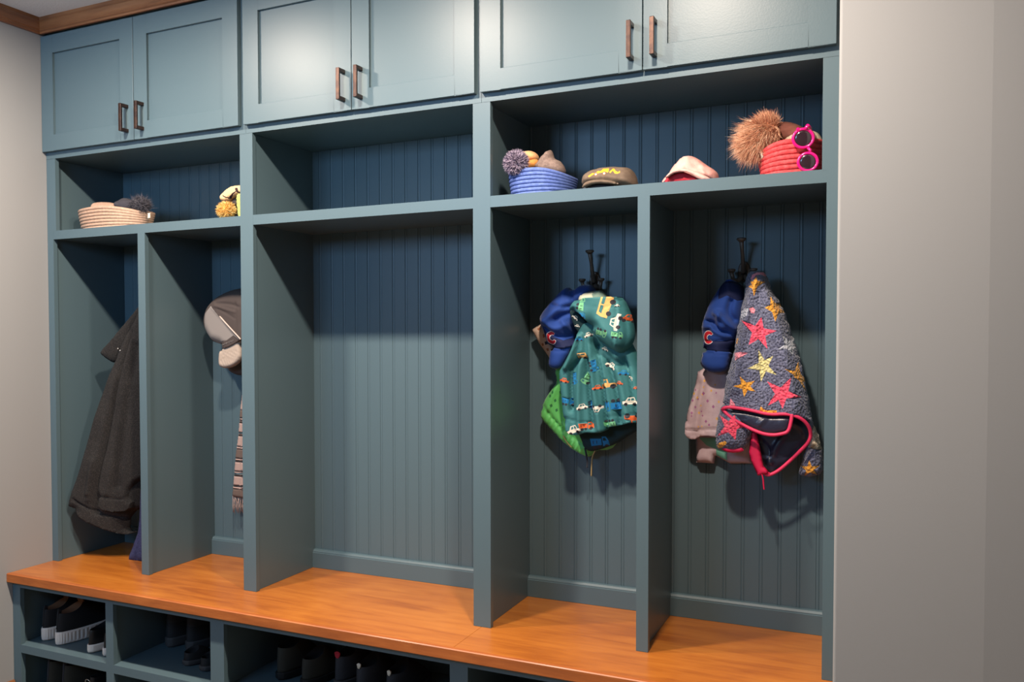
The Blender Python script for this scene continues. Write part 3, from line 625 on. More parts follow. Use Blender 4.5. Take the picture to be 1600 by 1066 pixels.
relief('jacket_body', B_, 0.280, TM, t, T=0.042, Tb=0.02, w=0.022, gain=1.25, res=.0055, hard=[[(882, 658), (884, 678), (901, 681), (914, 676), (928, 677), (943, 675.5), (947, 668), (975, 664), (984, 660), (1006, 664)]],
  prints=glyphs([('car', 908, 529, 12, 0, 'b', 0), ('bus', 910, 556, 15, -6, 'y', 0), ('truck', 929, 572, 18, 76, 'b', 0), ('car', 921, 523, 13, -20, 'w', 0), ('car', 955, 571, 17, 35, 'w', 0),
   ('car', 881.5, 594, 14, 12, 'o', 0), ('truck', 898.4, 592, 18, 80, 'b', 0), ('truck', 917, 592, 18, -60, 'g', 1), ('car', 934.7, 605, 14, -5, 'o', 0), ('digger', 951, 600, 22, -8, 'y', 0), ('car', 974.5, 582, 14, 5, 'b', 0), ('car', 969.5, 598, 11, 4, 'o', 1), ('car', 986, 591, 9, 50, 'w', 0),
   ('truck', 887, 628, 19, 8, 'b', 0), ('car', 910.5, 635, 16, -12, 'w', 0), ('truck', 923, 632.5, 12, 85, 'b', 0), ('car', 934, 639, 19, 176, 'w', 0), ('truck', 957.5, 633, 27, 172, 'b', 0), ('car', 985, 626.5, 22, 0, 'w', 0), ('digger', 988, 655, 24, 182, 'o', 0),
   ('car', 896.7, 671, 24, -18, 'w', 0), ('truck', 917, 666, 19, -6, 'o', 0), ('truck', 953, 662, 19, 170, 'g', 0), ('car', 945, 545, 12, 20, 'w', 0), ('car', 993, 606, 8, 0, 'o', 0)]),
  ridges=[([(905, 525), (893, 556), (884, 575)], .007, .016), ([(906, 560), (897, 572), (890, 580), (893, 640)], .006, -.022), ([(912, 520), (909, 560), (905, 600), (906, 672)], .009, .012), ([(918, 560), (920, 610), (926, 668)], .0045, -.016), ([(921, 520), (925, 580), (934, 640), (938, 672)], .008, .012), ([(932, 540), (943, 600), (948, 668)], .0045, -.016), ([(936, 560), (950, 610), (958, 662)], .009, .008), ([(950, 565), (964, 610), (969, 662)], .0045, -.014), ([(962, 560), (974, 610), (982, 660)], .009, .009), ([(976, 560), (988, 610), (996, 660)], .0045, -.012),
   ([(930, 535), (950, 560), (975, 572)], .010, -.014), ([(882, 652), (900, 659), (925, 660)], .0022, -.004), ([(946, 652), (975, 648), (1000, 648)], .0022, -.003)])
relief('lining', [(903.6, 466), (907.6, 458.4), (919.4, 455.8), (932.5, 454.4), (939, 453), (948, 459.7), (955, 470), (930, 480), (905, 475)], 0.275, [M['cream'], M['sage']], t, 'pale cream inside of the hood', T=0.03, Tb=0.01, w=0.03, prints=[([(926, 450), (960, 450), (960, 480), (928, 470), (924, 460)], 1)], ridges=[([(931, 455), (925, 466)], .004, -.004)])
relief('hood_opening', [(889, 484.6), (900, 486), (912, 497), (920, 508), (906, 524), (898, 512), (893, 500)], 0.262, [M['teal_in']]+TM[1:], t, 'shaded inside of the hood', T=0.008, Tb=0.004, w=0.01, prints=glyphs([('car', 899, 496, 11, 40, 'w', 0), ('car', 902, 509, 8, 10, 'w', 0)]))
relief('hood', [(889, 484.6), (895.8, 471.5), (903, 465.6), (926, 465), (948.3, 463.6), (966.7, 463.6), (977, 469), (983.7, 483), (989, 497.8), (993, 518.8), (991.6, 532), (985, 543.7), (970.6, 553), (958.8, 547.7), (937.8, 533), (930, 522.7), (924.6, 512), (915.5, 503), (905, 490), (894.4, 485.5)], 0.242, TM, t, T=0.060, Tb=0.025, w=0.05, sm=1, res=.005, hard=[[(903, 465.6), (926, 465), (948.3, 463.6), (966.7, 463.6)], [(894.4, 485.5), (905, 490), (915.5, 503), (924.6, 512)]],
  prints=glyphs([('truck', 906, 474, 22, 92, 'g', 1), ('bus', 946, 479, 34, -74, 'y', 1), ('car', 979, 496.5, 21, 8, 'o', 0), ('car', 961, 503, 27, -78, 'w', 1), ('truck', 939.5, 520, 20, 196, 'g', 1), ('truck', 964.5, 524, 17, 8, 'g', 0), ('car', 911, 492, 12, 40, 'b', 0), ('car', 991, 528, 8, 60, 'w', 0), ('car', 963, 477, 7, 0, 'w', 0)]),
  ridges=[([(958.5, 465), (963, 485), (965, 510), (957, 540)], .0016, -.003), ([(961.5, 465), (966, 485), (968, 510), (960, 540)], .0016, .003), ([(898, 478), (930, 479), (975, 480)], .0016, -.0025), ([(934, 500), (950, 520), (962, 538)], .010, .006), ([(975, 500), (978, 525), (972, 545)], .006, -.006)])

# ---------------------------------------------------------------- bay 5
t = empty('lilac_jacket', (2.2, 0.34, 1.05), 'pale lilac kids jacket with mint lining, below the blue cap', 'jacket')
lp = []
for k in range(30):
    x, y = random.uniform(1078, 1126), random.uniform(592, 668); r_ = random.uniform(1.2, 2.4)
    lp.append(([(x-r_, y), (x, y-r_*1.3), (x+r_, y), (x, y+r_*1.3)], 1+(k % 2)))
relief('back_panel', [(1086, 676), (1088, 722.6), (1116, 724.5), (1118, 712), (1129, 718), (1140.7, 724.5), (1174.4, 724.5), (1178, 680)], 0.372, [M['lilac'], M['mint']], t, 'inside of the jacket with mint lining', T=0.02, Tb=0.006, w=0.02, sm=0, prints=[([(1092, 684), (1119, 684), (1119, 702), (1104, 696)], 1), ([(1119, 695), (1136, 706), (1136, 720), (1119, 712)], 1)])
relief('jacket_body', [(1092, 572), (1085, 608), (1077, 632.5), (1070.5, 660), (1069.5, 683), (1084, 688), (1091, 683), (1104, 681), (1118, 684), (1140, 690), (1160, 680), (1150, 570)], 0.350, [M['lilac'], M['lil_y'], M['lil_p']], t, T=0.030, Tb=0.01, w=0.018, hard=[[(1070.5, 660), (1069.5, 683), (1084, 688), (1091, 683), (1104, 681), (1118, 684), (1140, 690)]], prints=lp,
  ridges=[([(1071, 672), (1090, 672), (1120, 671)], .003, -.006), ([(1100, 590), (1092, 640), (1088, 670)], .008, .007), ([(1094, 600), (1082, 640)], .006, -.005)]+[([(1074+k*5, 676), (1074+k*5, 684)], .002, -.003) for k in range(9)])
t = empty('blue_cap', (2.23, 0.31, 1.3), 'royal blue cap with red letter C hanging left of the star-patterned fleece', 'cap')
relief('crown', [(1139.4, 435), (1151, 440), (1163, 449), (1170, 462), (1166, 487.6), (1160, 514.6), (1152, 538), (1144, 551), (1120, 549.5), (1098.9, 547), (1099.2, 535), (1096, 515), (1099, 499), (1109, 472.4), (1122.5, 452), (1132.6, 439.4)], 0.322, CM, t, gain=1.5, T=0.06, Tb=0.03, w=0.045, hard=[[(1099, 547), (1120, 549.5), (1144, 551)]], res=.005,
  prints=[([(1099, 533), (1115, 533), (1130, 533), (1146, 530), (1156, 528), (1150, 553), (1097, 553)], 1), ([(1122, 440), (1165, 440), (1168, 466), (1152, 470), (1136, 462), (1122, 468)], 1)]+letterC(1107.5, 527.5, 7.4, 0.12),
  ridges=[([(1098, 511), (1112, 509), (1118, 518), (1134, 524)], .007, .008), ([(1104, 502), (1114, 504), (1121, 515), (1136, 521)], .006, -.012), ([(1118, 489), (1128, 496), (1140, 508), (1150, 516)], .008, .012), ([(1125, 490), (1122, 502), (1128, 512)], .006, .008), ([(1142, 470), (1138, 488), (1146, 500)], .007, -.010), ([(1099, 533), (1122, 534), (1150, 530)], .003, -.004)])
relief('brim', [(1099, 547), (1122.5, 549), (1143, 551), (1142, 560), (1139.4, 572), (1136, 579.6), (1119, 583), (1104, 580), (1094.8, 571), (1094.6, 563)], 0.290, M['cap_blue'], t, T=0.026, Tb=0.004, w=0.025, hard=[[(1099, 547), (1122.5, 549), (1143, 551)]], ridges=[([(1099, 550), (1122, 552), (1142, 554)], .003, -.003)])
MB().tube([at(1150, 452, 0.318), at(1153, 448, 0.305), at(1156, 452, 0.318)], [0.003, 0.005, 0.003], 8, flat=.6).build('strap_end', M['mint'], t)

SM = [M['fl_grey'], M['fl_pink'], M['fl_yel'], M['fl_pale'], M['fl_lpink'], M['fl_wht'], M['fl_bge']]
t = empty('star_fleece_jacket', (2.38, 0.3, 1.15), 'grey sherpa fleece jacket with pink and yellow stars and pink binding', 'jacket')
relief('sleeve', [(1262.6, 640), (1272, 662.5), (1281.4, 685), (1286, 711), (1286, 741), (1264.5, 745.5), (1247.6, 743), (1250, 730), (1255, 715), (1266, 685), (1250, 640)], 0.325, SM, t, T=0.035, Tb=0.02, w=0.03, rough=.0008,
  prints=[(star([(1264.5, 719), (1281, 728), (1277, 744), (1256, 746), (1248, 729)], .38), 2), ([(1262, 690), (1272, 660), (1286, 690), (1286, 705), (1262, 700)], 6)])
relief('sleeve', [(1128, 632), (1122, 650), (1120, 665), (1118, 685), (1119.5, 700), (1128, 704), (1146, 707), (1160, 705), (1168, 698), (1173, 685), (1176, 668), (1165, 645), (1140, 632)], 0.266, SM, t, T=0.04, Tb=0.02, w=0.035, rough=.0008,
  prints=[(star([(1122, 649), (1148, 648), (1174, 664), (1150, 688), (1119, 683)], .40), 1), ([(1118, 697), (1124, 692), (1134, 689), (1136, 693), (1128, 700), (1120, 702)], 2)], ridges=[([(1146, 660), (1144, 690)], .012, .006)])
relief('cuff_opening', [(1126, 702), (1136, 697.5), (1148, 697), (1160, 700), (1163, 705), (1150, 708), (1136, 707)], 0.240, M['pinkred'], t, T=0.004, Tb=0.02, w=0.01)
relief('lining', [(1132, 640), (1172.5, 643), (1202.5, 650), (1229, 648), (1249.5, 653), (1262, 668), (1266, 680), (1260, 692), (1242, 710), (1224, 728), (1204, 741), (1194, 730), (1184, 700), (1180, 676), (1161, 664), (1139, 651)], 0.295, M['lining'], t, T=0.006, Tb=0.01, w=0.02, ridges=[([(1203, 722), (1212, 700), (1226, 680)], .006, .010), ([(1190, 690), (1200, 700), (1206, 716)], .006, -.006), ([(1240, 660), (1256, 672), (1260, 684)], .005, .008)])
relief('front_lining', [(1132, 641), (1172.5, 644), (1202.5, 651), (1236, 650), (1236, 662), (1232, 674), (1221, 677.5), (1206, 679.4), (1187.5, 676.5), (1161, 664), (1140, 651)], 0.240, M['lining'], t, T=0.010, Tb=0.012, w=0.02, ridges=[([(1186, 664), (1194, 656), (1196, 650)], .004, .006), ([(1150, 650), (1165, 655)], .004, -.003)])
relief('zip_placket', [(1172.6, 672), (1182, 675.6), (1187.6, 700), (1193, 728), (1203.5, 740), (1184, 743.5), (1172.6, 719), (1169.8, 707.6), (1172, 688)], 0.268, M['pinkred'], t, 'raspberry pink zip placket', T=0.007, Tb=0.004, w=0.008, sm=0)
relief('jacket_body', [(1128.5, 638), (1133.5, 599), (1140.7, 570), (1147, 552.6), (1149.6, 526), (1156.7, 495.6), (1158.5, 478), (1163.9, 463.5), (1164, 447), (1166.5, 430), (1176, 422.5), (1190.6, 424), (1200, 434), (1206, 455), (1223, 478), (1237, 520), (1249, 553), (1259, 600), (1264, 623), (1269.5, 660), (1258, 656), (1246, 650), (1229, 646), (1202.5, 648.5), (1172.5, 641), (1140.7, 636)], 0.283, SM, t, T=0.055, Tb=0.025, w=0.05, rough=.0008, sm=1, hard=[[(1128.5, 638), (1140.7, 636), (1172.5, 641), (1202.5, 648.5), (1229, 646), (1246, 650), (1258, 656), (1269.5, 660)]],
  prints=[(star([(1189.7, 495.6), (1214, 517), (1199.5, 545.5), (1170, 539), (1156, 500)], .40), 1), (star([(1203, 463), (1219, 474), (1225, 488.4), (1212, 503), (1195, 481)], .5), 2), (star([(1222.7, 524), (1241, 526), (1248, 550), (1238.7, 556), (1216, 546)], .42), 5),
   (star([(1185, 546), (1208.4, 556), (1214, 586), (1188.8, 597), (1168, 576)], .38), 3), ([(1146, 552), (1158, 550), (1169, 551.7), (1160, 557), (1148, 564)], 4), ([(1171, 482), (1176, 480), (1180, 484), (1178.5, 490), (1173, 489)], 4), ([(1156, 486), (1163, 482), (1171, 481), (1167, 493), (1160, 498), (1155, 496)], 5),
   (star([(1246, 566), (1262, 600), (1258, 613), (1240, 589), (1226, 576)], .42), 2), (star([(1156.6, 588), (1180, 595), (1181, 612), (1163, 620.5), (1146, 603.5)], .42), 2), (star([(1237, 590), (1252, 621), (1223, 639), (1199.5, 634), (1198.5, 596)], .40), 1),
   ([(1139, 635), (1141, 623), (1148, 631), (1150, 637)], 4), ([(1187, 642), (1189, 635), (1196, 641), (1214, 641), (1214, 645), (1188, 645)], 2), (star([(1181, 431), (1195, 440), (1178, 463), (1168, 448), (1172, 440)], .5), 2), ([(1172, 437), (1174.5, 429), (1181, 424.5), (1190, 424.5), (1196, 430), (1193, 431), (1187, 428.5), (1180, 430), (1176, 437)], 4), ([(1149, 530), (1153, 528), (1151, 537), (1148, 538)], 2)],
  ridges=[([(1182, 440), (1168, 480), (1158, 540), (1146, 610)], .010, .010), ([(1176, 460), (1174, 500), (1160, 560)], .006, -.006), ([(1192, 440), (1214, 500), (1232, 570), (1244, 640)], .014, .010), ([(1184, 450), (1192, 520), (1190, 600)], .012, -.008)])
E1 = [(1129, 640), (1133, 636.5), (1145, 636.5), (1172.5, 641), (1202.5, 648.5), (1229, 646.5), (1249.5, 652), (1263, 664), (1268, 679), (1262.5, 693), (1244, 711), (1225, 729), (1212, 738.5), (1201, 743), (1196, 741)]
tube_px('hem_binding', E1, 0.3, 0.0046, M['binding'], t, 'coral pink hem binding', Ys=[.238, .229, .227, .227, .227, .229, .233, .246, .261, .266, .271, .274, .274, .274, .272])
tube_px('hem_binding', [(1129, 639.5), (1139, 651), (1161, 664.5), (1187.5, 677), (1206, 680.4), (1221, 678.5), (1232, 675), (1236, 660), (1237.5, 648)], 0.25, 0.0046, M['binding'], t, 'coral pink hem binding', Ys=[.238, .231, .227, .224, .224, .225, .226, .227, .229])
tube_px('zipper_pull', [(1190, 740), (1192.5, 748), (1193, 757), (1194, 765)], 0.268, 0.0042, M['pinkred'], t, 'pink zipper pull', flat=.5)

# ================================================================ shelf things
def basket(name, px0, px1, ptop, Yc_, ry, n, m, label, rim, flare=0.10, tube=None, lab=None):
    """coiled rope basket standing on the shelf between two photo columns; rim(a) lifts the upper coils"""
    xa, xb = at(px0, ptop, Yc_).x, at(px1, ptop, Yc_).x; cx = (xa+xb)/2; rx = (xb-xa)/2
    h = at((px0+px1)/2, ptop, Yc_-ry*.9).z-ZST
    t = empty(name, (cx, Yc_, ZST), label, 'basket', 'coiled rope baskets on the shelves')
    r = h/n/1.86; q = MB()
    for k in range(n):
        u = k/(n-1); e = 1-flare*(1-u)**1.3; z = ZST+r+k*(h-2*r)/(n-1)
        P = []
        for i in range(56):
            a = 2*math.pi*i/56; c_, s_ = math.cos(a), math.sin(a); ex = abs(c_)**0.88*(1 if c_ > 0 else -1); ey = abs(s_)**0.88*(1 if s_ > 0 else -1)
            P.append((cx+(rx-r)*e*ex, Yc_+(ry-r)*e*ey, z+rim(a)*u**1.4))
        q.tube(P, r*1.08, 8, closed=True)
    q.build('coils', m, t)
    q = MB(); q.loft([[Vector((cx+(rx-r)*(1-flare)*math.cos(a), Yc_+(ry-r)*(1-flare)*math.sin(a), z)) for a in [2*math.pi*i/32 for i in range(32)]] for z in (ZST+0.0005, ZST+r*1.2)])
    q.build('base', m, t)
    return t, cx, rx, h, r
def blob(name, c, rx, ry, rz, m, parent, rot=0.0, nz=0.12, label=None, seed=0, dents=()):
    bm = bmesh.new(); bmesh.ops.create_icosphere(bm, subdivisions=4, radius=1.0); rr_ = random.Random(seed); ph = [rr_.uniform(0, 6) for _ in range(6)]
    for v in bm.verts:
        p = v.co; f = 1+nz*(math.sin(3*p.x+ph[0])*math.cos(2.5*p.z+ph[1])+.6*math.sin(5*p.y+ph[2]+2*p.x)+.4*math.sin(7*p.z+ph[3]+3*p.x))
        for dv, da, dw in dents: f -= da*math.exp(-((p-Vector(dv)).length/dw)**2)
        x, y, z = p.x*f*rx, p.y*f*ry, p.z*f*rz; v.co = (c[0]+x*math.cos(rot)+z*math.sin(rot), c[1]+y, c[2]-x*math.sin(rot)+z*math.cos(rot))
    for f in bm.faces: f.smooth = True
    me = bpy.data.meshes.new(name); bm.to_mesh(me); bm.free(); return link(name, me, m, parent, label)
def pom(name, px, py, Y, rpx, mats, parent, n=1100, rad=0.0011, jit=.35, **kw):
    c = at(px, py, Y); R = rpx/F*(c-CAM).dot(fw); return strands(name, c, R, n, R*0.42, rad, mats, parent, jitter=jit, core=.72, **kw), c, R

# --- beige basket (left shelf)
def rb(a):
    c_ = math.cos(a); return 0.004-0.024*max(0, c_)**1.5-0.004*max(0, -c_)
t, cx, rx, h, r = basket('rope_basket', 131, 234.5, 321, 0.125, 0.095, 7, M['rope_bge'], 'beige coiled rope basket on the left shelf', rb, flare=.10)
relief('fabric_tag', [(230.5, 333), (235, 332.5), (235, 341), (230.5, 342)], 0.098, M['tag'], t, 'small pale cloth tag', T=0.002, Tb=0.001, w=0.002, sm=0, res=.003)
t = empty('knit_hat', (0.24, 0.13, 1.74), 'folded beige-pink knit hat lying in the left end of the beige basket', 'hat')
relief('folded_band', [(146, 322), (149, 317), (154, 315.8), (170, 316), (182, 318.5), (186, 322), (190, 332), (186, 345), (150, 345), (146, 332)], 0.135, M['rope_bge'], t, T=0.03, Tb=0.03, w=0.02, ridges=[([(149, 321), (165, 319.5), (182, 323)], .003, -.003)])
t = empty('fur_hat', (0.38, 0.13, 1.74), 'dark grey hat with a fluffy fur pompom in the beige basket', 'hat')
blob('hat_body', at(196, 322, 0.15), 0.035, 0.05, 0.028, M['char_fur1'], t, seed=4)
relief('hat_edge', [(184, 318), (188, 313), (198, 311.5), (210, 314), (208, 326), (200, 332), (188, 330)], 0.12, M['char_fur1'], t, T=.02, Tb=.02, w=.02)
pom('fur_pompom', 219, 321.5, 0.10, 17, [M['char_fur1'], M['char_fur2'], M['char_fur1']], t, n=1700, rad=0.0008, jit=.9, squash=(1.15, 1.0, .85), bend=.5)

# --- striped hat with mustard pompom
t = empty('pompom_hat', (0.76, 0.1, 1.72), 'tan and lime striped knit hat with mustard pompom, beside the post', 'hat')
relief('hat_band', [(346, 313), (346, 306), (350, 302), (357, 295), (365, 290.5), (374, 289.5), (385, 290), (385, 302), (375, 305), (366, 309), (358, 316), (350, 316)], 0.10, [M['band_tan'], M['band_dk'], M['pwhite']], t, T=.022, Tb=.02, w=.014, res=.004,
  prints=[([(348, 303.5), (350, 306), (354, 308), (358.5, 308.5), (358.5, 309.8), (353, 309.5), (348.5, 307)], 1), ([(357, 308), (363, 302), (370, 298), (370, 299.2), (364, 303.4), (359, 309)], 1), ([(367.5, 293.5), (371.5, 293.5), (372.5, 299), (375.5, 301.5), (374, 302.5), (370, 301), (368, 297)], 1)])
relief('knit_side', [(352, 311), (360, 306), (370, 303), (374, 306), (374, 322), (360, 322), (350, 318)], 0.118, M['knit_grey'], t, T=.012, Tb=.02, w=.014)
relief('ear_flap', [(369, 303), (380, 302), (386, 303), (387, 350), (374, 350), (371.5, 330)], 0.085, M['lime'], t, T=.012, Tb=.012, w=.01, zmin=ZST+.001)
pom('pompom', 353.5, 328.5, 0.07, 16.5, [M['pom_y1'], M['pom_y2'], M['pom_y3'], M['pom_y2']], t, n=1300, rad=0.0011, jit=.5, squash=(1.05, 1, .82))
blob('hat_body', at(366, 328, 0.18), 0.045, 0.05, 0.04, M['knit_grey'], t, seed=9)

# --- blue basket with two hats
def rb2(a):
    c_ = math.cos(a); return 0.002-0.022*max(0, c_)**1.6
t, cx, rx, h, r = basket('rope_basket', 799, 900, 261.5, 0.135, 0.105, 7, M['rope_blue'], 'blue coiled rope basket on the right shelf', rb2, flare=.09)
t = empty('pompom_hat', (1.76, 0.1, 1.74), 'knit hat with a big lilac and dark plum pompom hanging over the blue basket', 'hat')
blob('hat_body', (cx-0.045, 0.14, ZST+.045), 0.045, 0.055, 0.035, M['pom_p3'], t, seed=5)
pom('pompom', 806.5, 254.5, 0.045, 21, [M['pom_p1'], M['pom_p2'], M['pom_p3'], M['pom_p1']], t, n=1900, rad=0.0013, jit=.5)
t = empty('knit_hat', (1.82, 0.16, 1.76), 'peach and tan knit hat between the lilac pompom and the taupe hat', 'hat')
relief('hat_crown', [(815, 240), (819, 236.5), (828, 235.2), (838, 239), (843, 246), (840, 252), (830, 255), (818, 256), (812, 250)], 0.15, M['peach_knit'], t, T=.03, Tb=.03, w=.03, ridges=[([(824, 249), (831, 250), (838, 246)], .003, -.004)])
relief('hat_cuff', [(818, 253), (828, 250), (838, 248), (843, 252), (840, 262), (830, 268), (818, 270), (814, 260)], 0.12, M['tan_knit'], t, T=.02, Tb=.03, w=.015, ridges=[([(826, 256), (834, 257)], .003, .004)])
t = empty('fleece_hat', (1.88, 0.15, 1.75), 'taupe fleece hat with a pointed ear sticking out of the blue basket', 'hat')
relief('hat_body', [(838, 256), (845, 247), (852, 238.5), (858, 234.5), (862, 235), (864.5, 240), (866, 247), (870, 250), (875, 251.5), (879, 256), (883, 262), (884, 275), (840, 275), (835, 262)], 0.125, M['taupe_knit'], t, T=.035, Tb=.04, w=.03, ridges=[([(873, 253), (875, 262)], .002, -.004), ([(846, 256), (856, 246)], .005, -.004)])

# --- olive cap
t = empty('baseball_cap', (2.02, 0.12, 1.7), 'olive brown kids cap embroidered with a yellow digger, lying on the shelf', 'cap')
dig = [([(919, 275.5), (926, 270), (929, 272), (921, 277.5)], 1), ([(928, 271), (932, 269), (934, 267), (938, 267.5), (941, 263), (950, 262.3), (951, 268), (950, 270), (946, 268.5), (941, 270), (937, 270.5), (933, 272.5), (929, 273)], 1),
       ([(952, 269), (956, 263), (958, 262.6), (962, 267), (966, 269), (968, 266.5), (969, 270), (965, 272), (961, 271.5), (957.5, 266.5), (954, 271)], 1)]
for c_ in ((931.5, 272.7), (944.5, 271.3)): dig += [(circ(*c_, 3.1), 2), (circ(*c_, 1.7, 8), 3)]
relief('crown', [(910, 293), (911.5, 278), (915, 273), (922, 268), (932, 264.5), (942.5, 262), (957.5, 260.5), (972, 261.5), (982, 262), (990.5, 268), (995, 277), (997, 286), (997, 296), (950, 300)], 0.11, [M['olive'], M['gold'], M['shoe_brn'], M['pwhite']], t, T=0.055, Tb=0.05, w=0.05, res=.0045, zmin=ZST+.001, prints=dig,
       ridges=[([(983, 264), (987, 272), (989, 284)], .003, -.004), ([(915, 281), (930, 278), (950, 276), (975, 282)], .003, .003), ([(941, 274), (941, 280)], .003, -.003)])
relief('brim', [(908.5, 292.5), (914, 284.5), (924, 281.5), (936, 280.5), (947, 281), (958, 283), (968, 287), (962, 288.5), (955, 287.5), (944, 286.5), (930, 287), (920, 289.5), (912, 293)], 0.028, M['olive'], t, T=.006, Tb=.03, w=.006, res=.004, zmin=ZST+.001, ridges=[([(914, 287), (930, 283.5), (950, 284)], .0012, -.002)])
relief('under_brim_opening', [(910, 294), (920, 289), (934, 287), (950, 288), (962, 290), (962, 298), (910, 298)], 0.05, M['pdark'], t, T=.004, Tb=.02, w=.01, zmin=ZST+.001)  # dark sheet filling the opening under the brim, its shade put in as colour

# --- pink cap
t = empty('baseball_cap', (2.22, 0.12, 1.7), 'pale pink cap with red underside lying on the shelf between olive cap and red basket', 'cap')
relief('crown', [(1044, 285), (1046, 270), (1051.5, 262), (1060, 252.5), (1067, 245.5), (1077.8, 243), (1090, 247.5), (1104, 258), (1118, 266.5), (1123.5, 274), (1123, 290), (1046, 292)], 0.115, M['cap_pink'], t, T=0.055, Tb=0.05, w=0.05, res=.005, zmin=ZST+.001,
       ridges=[([(1066, 247), (1070, 256), (1074, 266)], .004, -.004), ([(1088, 249), (1096, 260), (1100, 272)], .004, .005), ([(1078, 250), (1086, 260), (1094, 262)], .004, -.004), ([(1104, 262), (1110, 270)], .004, .004)])
relief('brim', [(1033.5, 284.5), (1039, 277), (1046, 269.5), (1054, 265), (1066, 263.5), (1080, 265.5), (1094, 271), (1108, 277.5), (1112, 281), (1100, 283), (1090, 279), (1080, 272), (1070, 268.5), (1060, 268.5), (1050, 271.5), (1042, 277.5), (1037, 284.5)], 0.03, M['cap_pink'], t, T=.006, Tb=.03, w=.006, res=.004, zmin=ZST+.001)
relief('under_brim_opening', [(1037, 287), (1042, 277), (1050, 271), (1062, 268), (1074, 270), (1086, 277), (1098, 284), (1098, 292), (1040, 294)], 0.05, M['cap_red'], t, 'red inside of the cap', T=.004, Tb=.02, w=.01, zmin=ZST+.001, ridges=[([(1050, 272), (1052, 284)], .003, -.003), ([(1066, 270), (1070, 282)], .003, .003)])

# --- red basket, fur hat, sunglasses
def rb3(a):
    c_ = math.cos(a); return 0.0-0.020*max(0, -c_)**1.6
t, cx, rx, h, r = basket('rope_basket', 1185, 1294, 217, 0.135, 0.105, 7, M['rope_red'], 'coral red coiled rope basket at the right end of the right shelf', rb3, flare=.10)
relief('fabric_tag', [(1186, 236.5), (1192.5, 232), (1196, 244.5), (1189.5, 249)], 0.066, M['tag'], t, 'cream cloth tag', T=.003, Tb=.001, w=.003, sm=0, res=.003)
t = empty('fur_pompom_hat', (2.4, 0.12, 1.8), 'cream knit hat with a big ginger fur pompom spilling over the red basket', 'hat')
FM = [M['fur1'], M['fur2'], M['fur1'], M['fur3']]
def dl(d): return Vector((-0.75, -0.35, -0.55))
def du(d): return Vector((-0.35, -0.3, 0.75))
for (px, py, Y, rp, n, ln, df, mt) in ((1193, 208, .105, 21, 5200, .042, dl, FM), (1198, 199, .115, 17, 2600, .024, du, [M['fur1'], M['fur3'], M['fur1']]), (1183, 221, .09, 15, 3600, .038, dl, FM), (1206, 209, .10, 15, 2200, .028, dl, [M['fur1'], M['fur3'], M['fur1']])):
    c = at(px, py, Y); R = rp/F*(c-CAM).dot(fw)
    strands('fur_pompom', c, R, n, ln, 0.00065, mt, t, dirf=df, bend=.22, jitter=.22, core=.85, grav=.12)
relief('fur_band', [(1205, 200), (1215, 191), (1232, 190), (1248, 195), (1262, 203), (1262, 222), (1240, 224), (1215, 226)], 0.14, [M['fur4']], t, 'rust brown fur band', T=.03, Tb=.03, w=.03, ridges=[([(1212, 198+k*5), (1235, 196+k*5), (1255, 202+k*5)], .0025, .004) for k in range(4)])
relief('knit_body', [(1222, 222), (1232, 212), (1246, 207), (1262, 203), (1276, 206), (1282, 212), (1287, 222), (1287, 236), (1222, 236)], 0.115, M['cream_knit'], t, T=.03, Tb=.04, w=.03, ridges=[([(1240, 212), (1260, 208)], .004, -.004), ([(1268, 208), (1280, 218)], .004, -.004)])
t = empty('sunglasses', (2.5, 0.02, 1.77), 'magenta kids sunglasses with round dark lenses hooked over the rim of the red basket', 'sunglasses')
for (px, py, rp) in ((1255, 216.3, 14.2), (1262.3, 253.0, 13.4)):
    c = at(px, py, 0.020); R = rp/F*(c-CAM).dot(fw); U = (Vector((1, 0.1, 0))).normalized(); V_ = Vector((-.02, -.12, 1)).normalized()
    P = [c+U*R*math.cos(a)+V_*R*math.sin(a) for a in [2*math.pi*i/36 for i in range(36)]]
    MB().tube(P, 0.0036, 8, closed=True).build('frame', M['magenta'], t)
    nn = U.cross(V_); nn = nn if nn.y < 0 else -nn
    MB().loft([[c+nn*dz+U*R*.95*k*math.cos(a)+V_*R*.95*k*math.sin(a) for a in [2*math.pi*i/28 for i in range(28)]] for dz, k in ((-0.001, 1), (0.001, .97), (0.0022, .7), (0.0027, .3), (0.0028, .02))], smooth=True).build('lens', M['lens'], t)
a_, b_ = at(1262.5, 231, 0.02), at(1266.5, 239, 0.02)
MB().tube([a_, (a_+b_)/2+Vector((.002, -.002, 0)), b_], 0.0034, 8).build('bridge', M['magenta'], t)
for q_ in ([(1258, 201.5, .012), (1262, 196.5, .012), (1266, 200, .03), (1268, 205, .10)], [(1247, 204, .012), (1247, 202, .02), (1250, 206, .06)]):
    MB().tube([at(*p) for p in q_], [0.0036, 0.0046, 0.0036, 0.003][:len(q_)], 8).build('temple', M['magenta'], t)
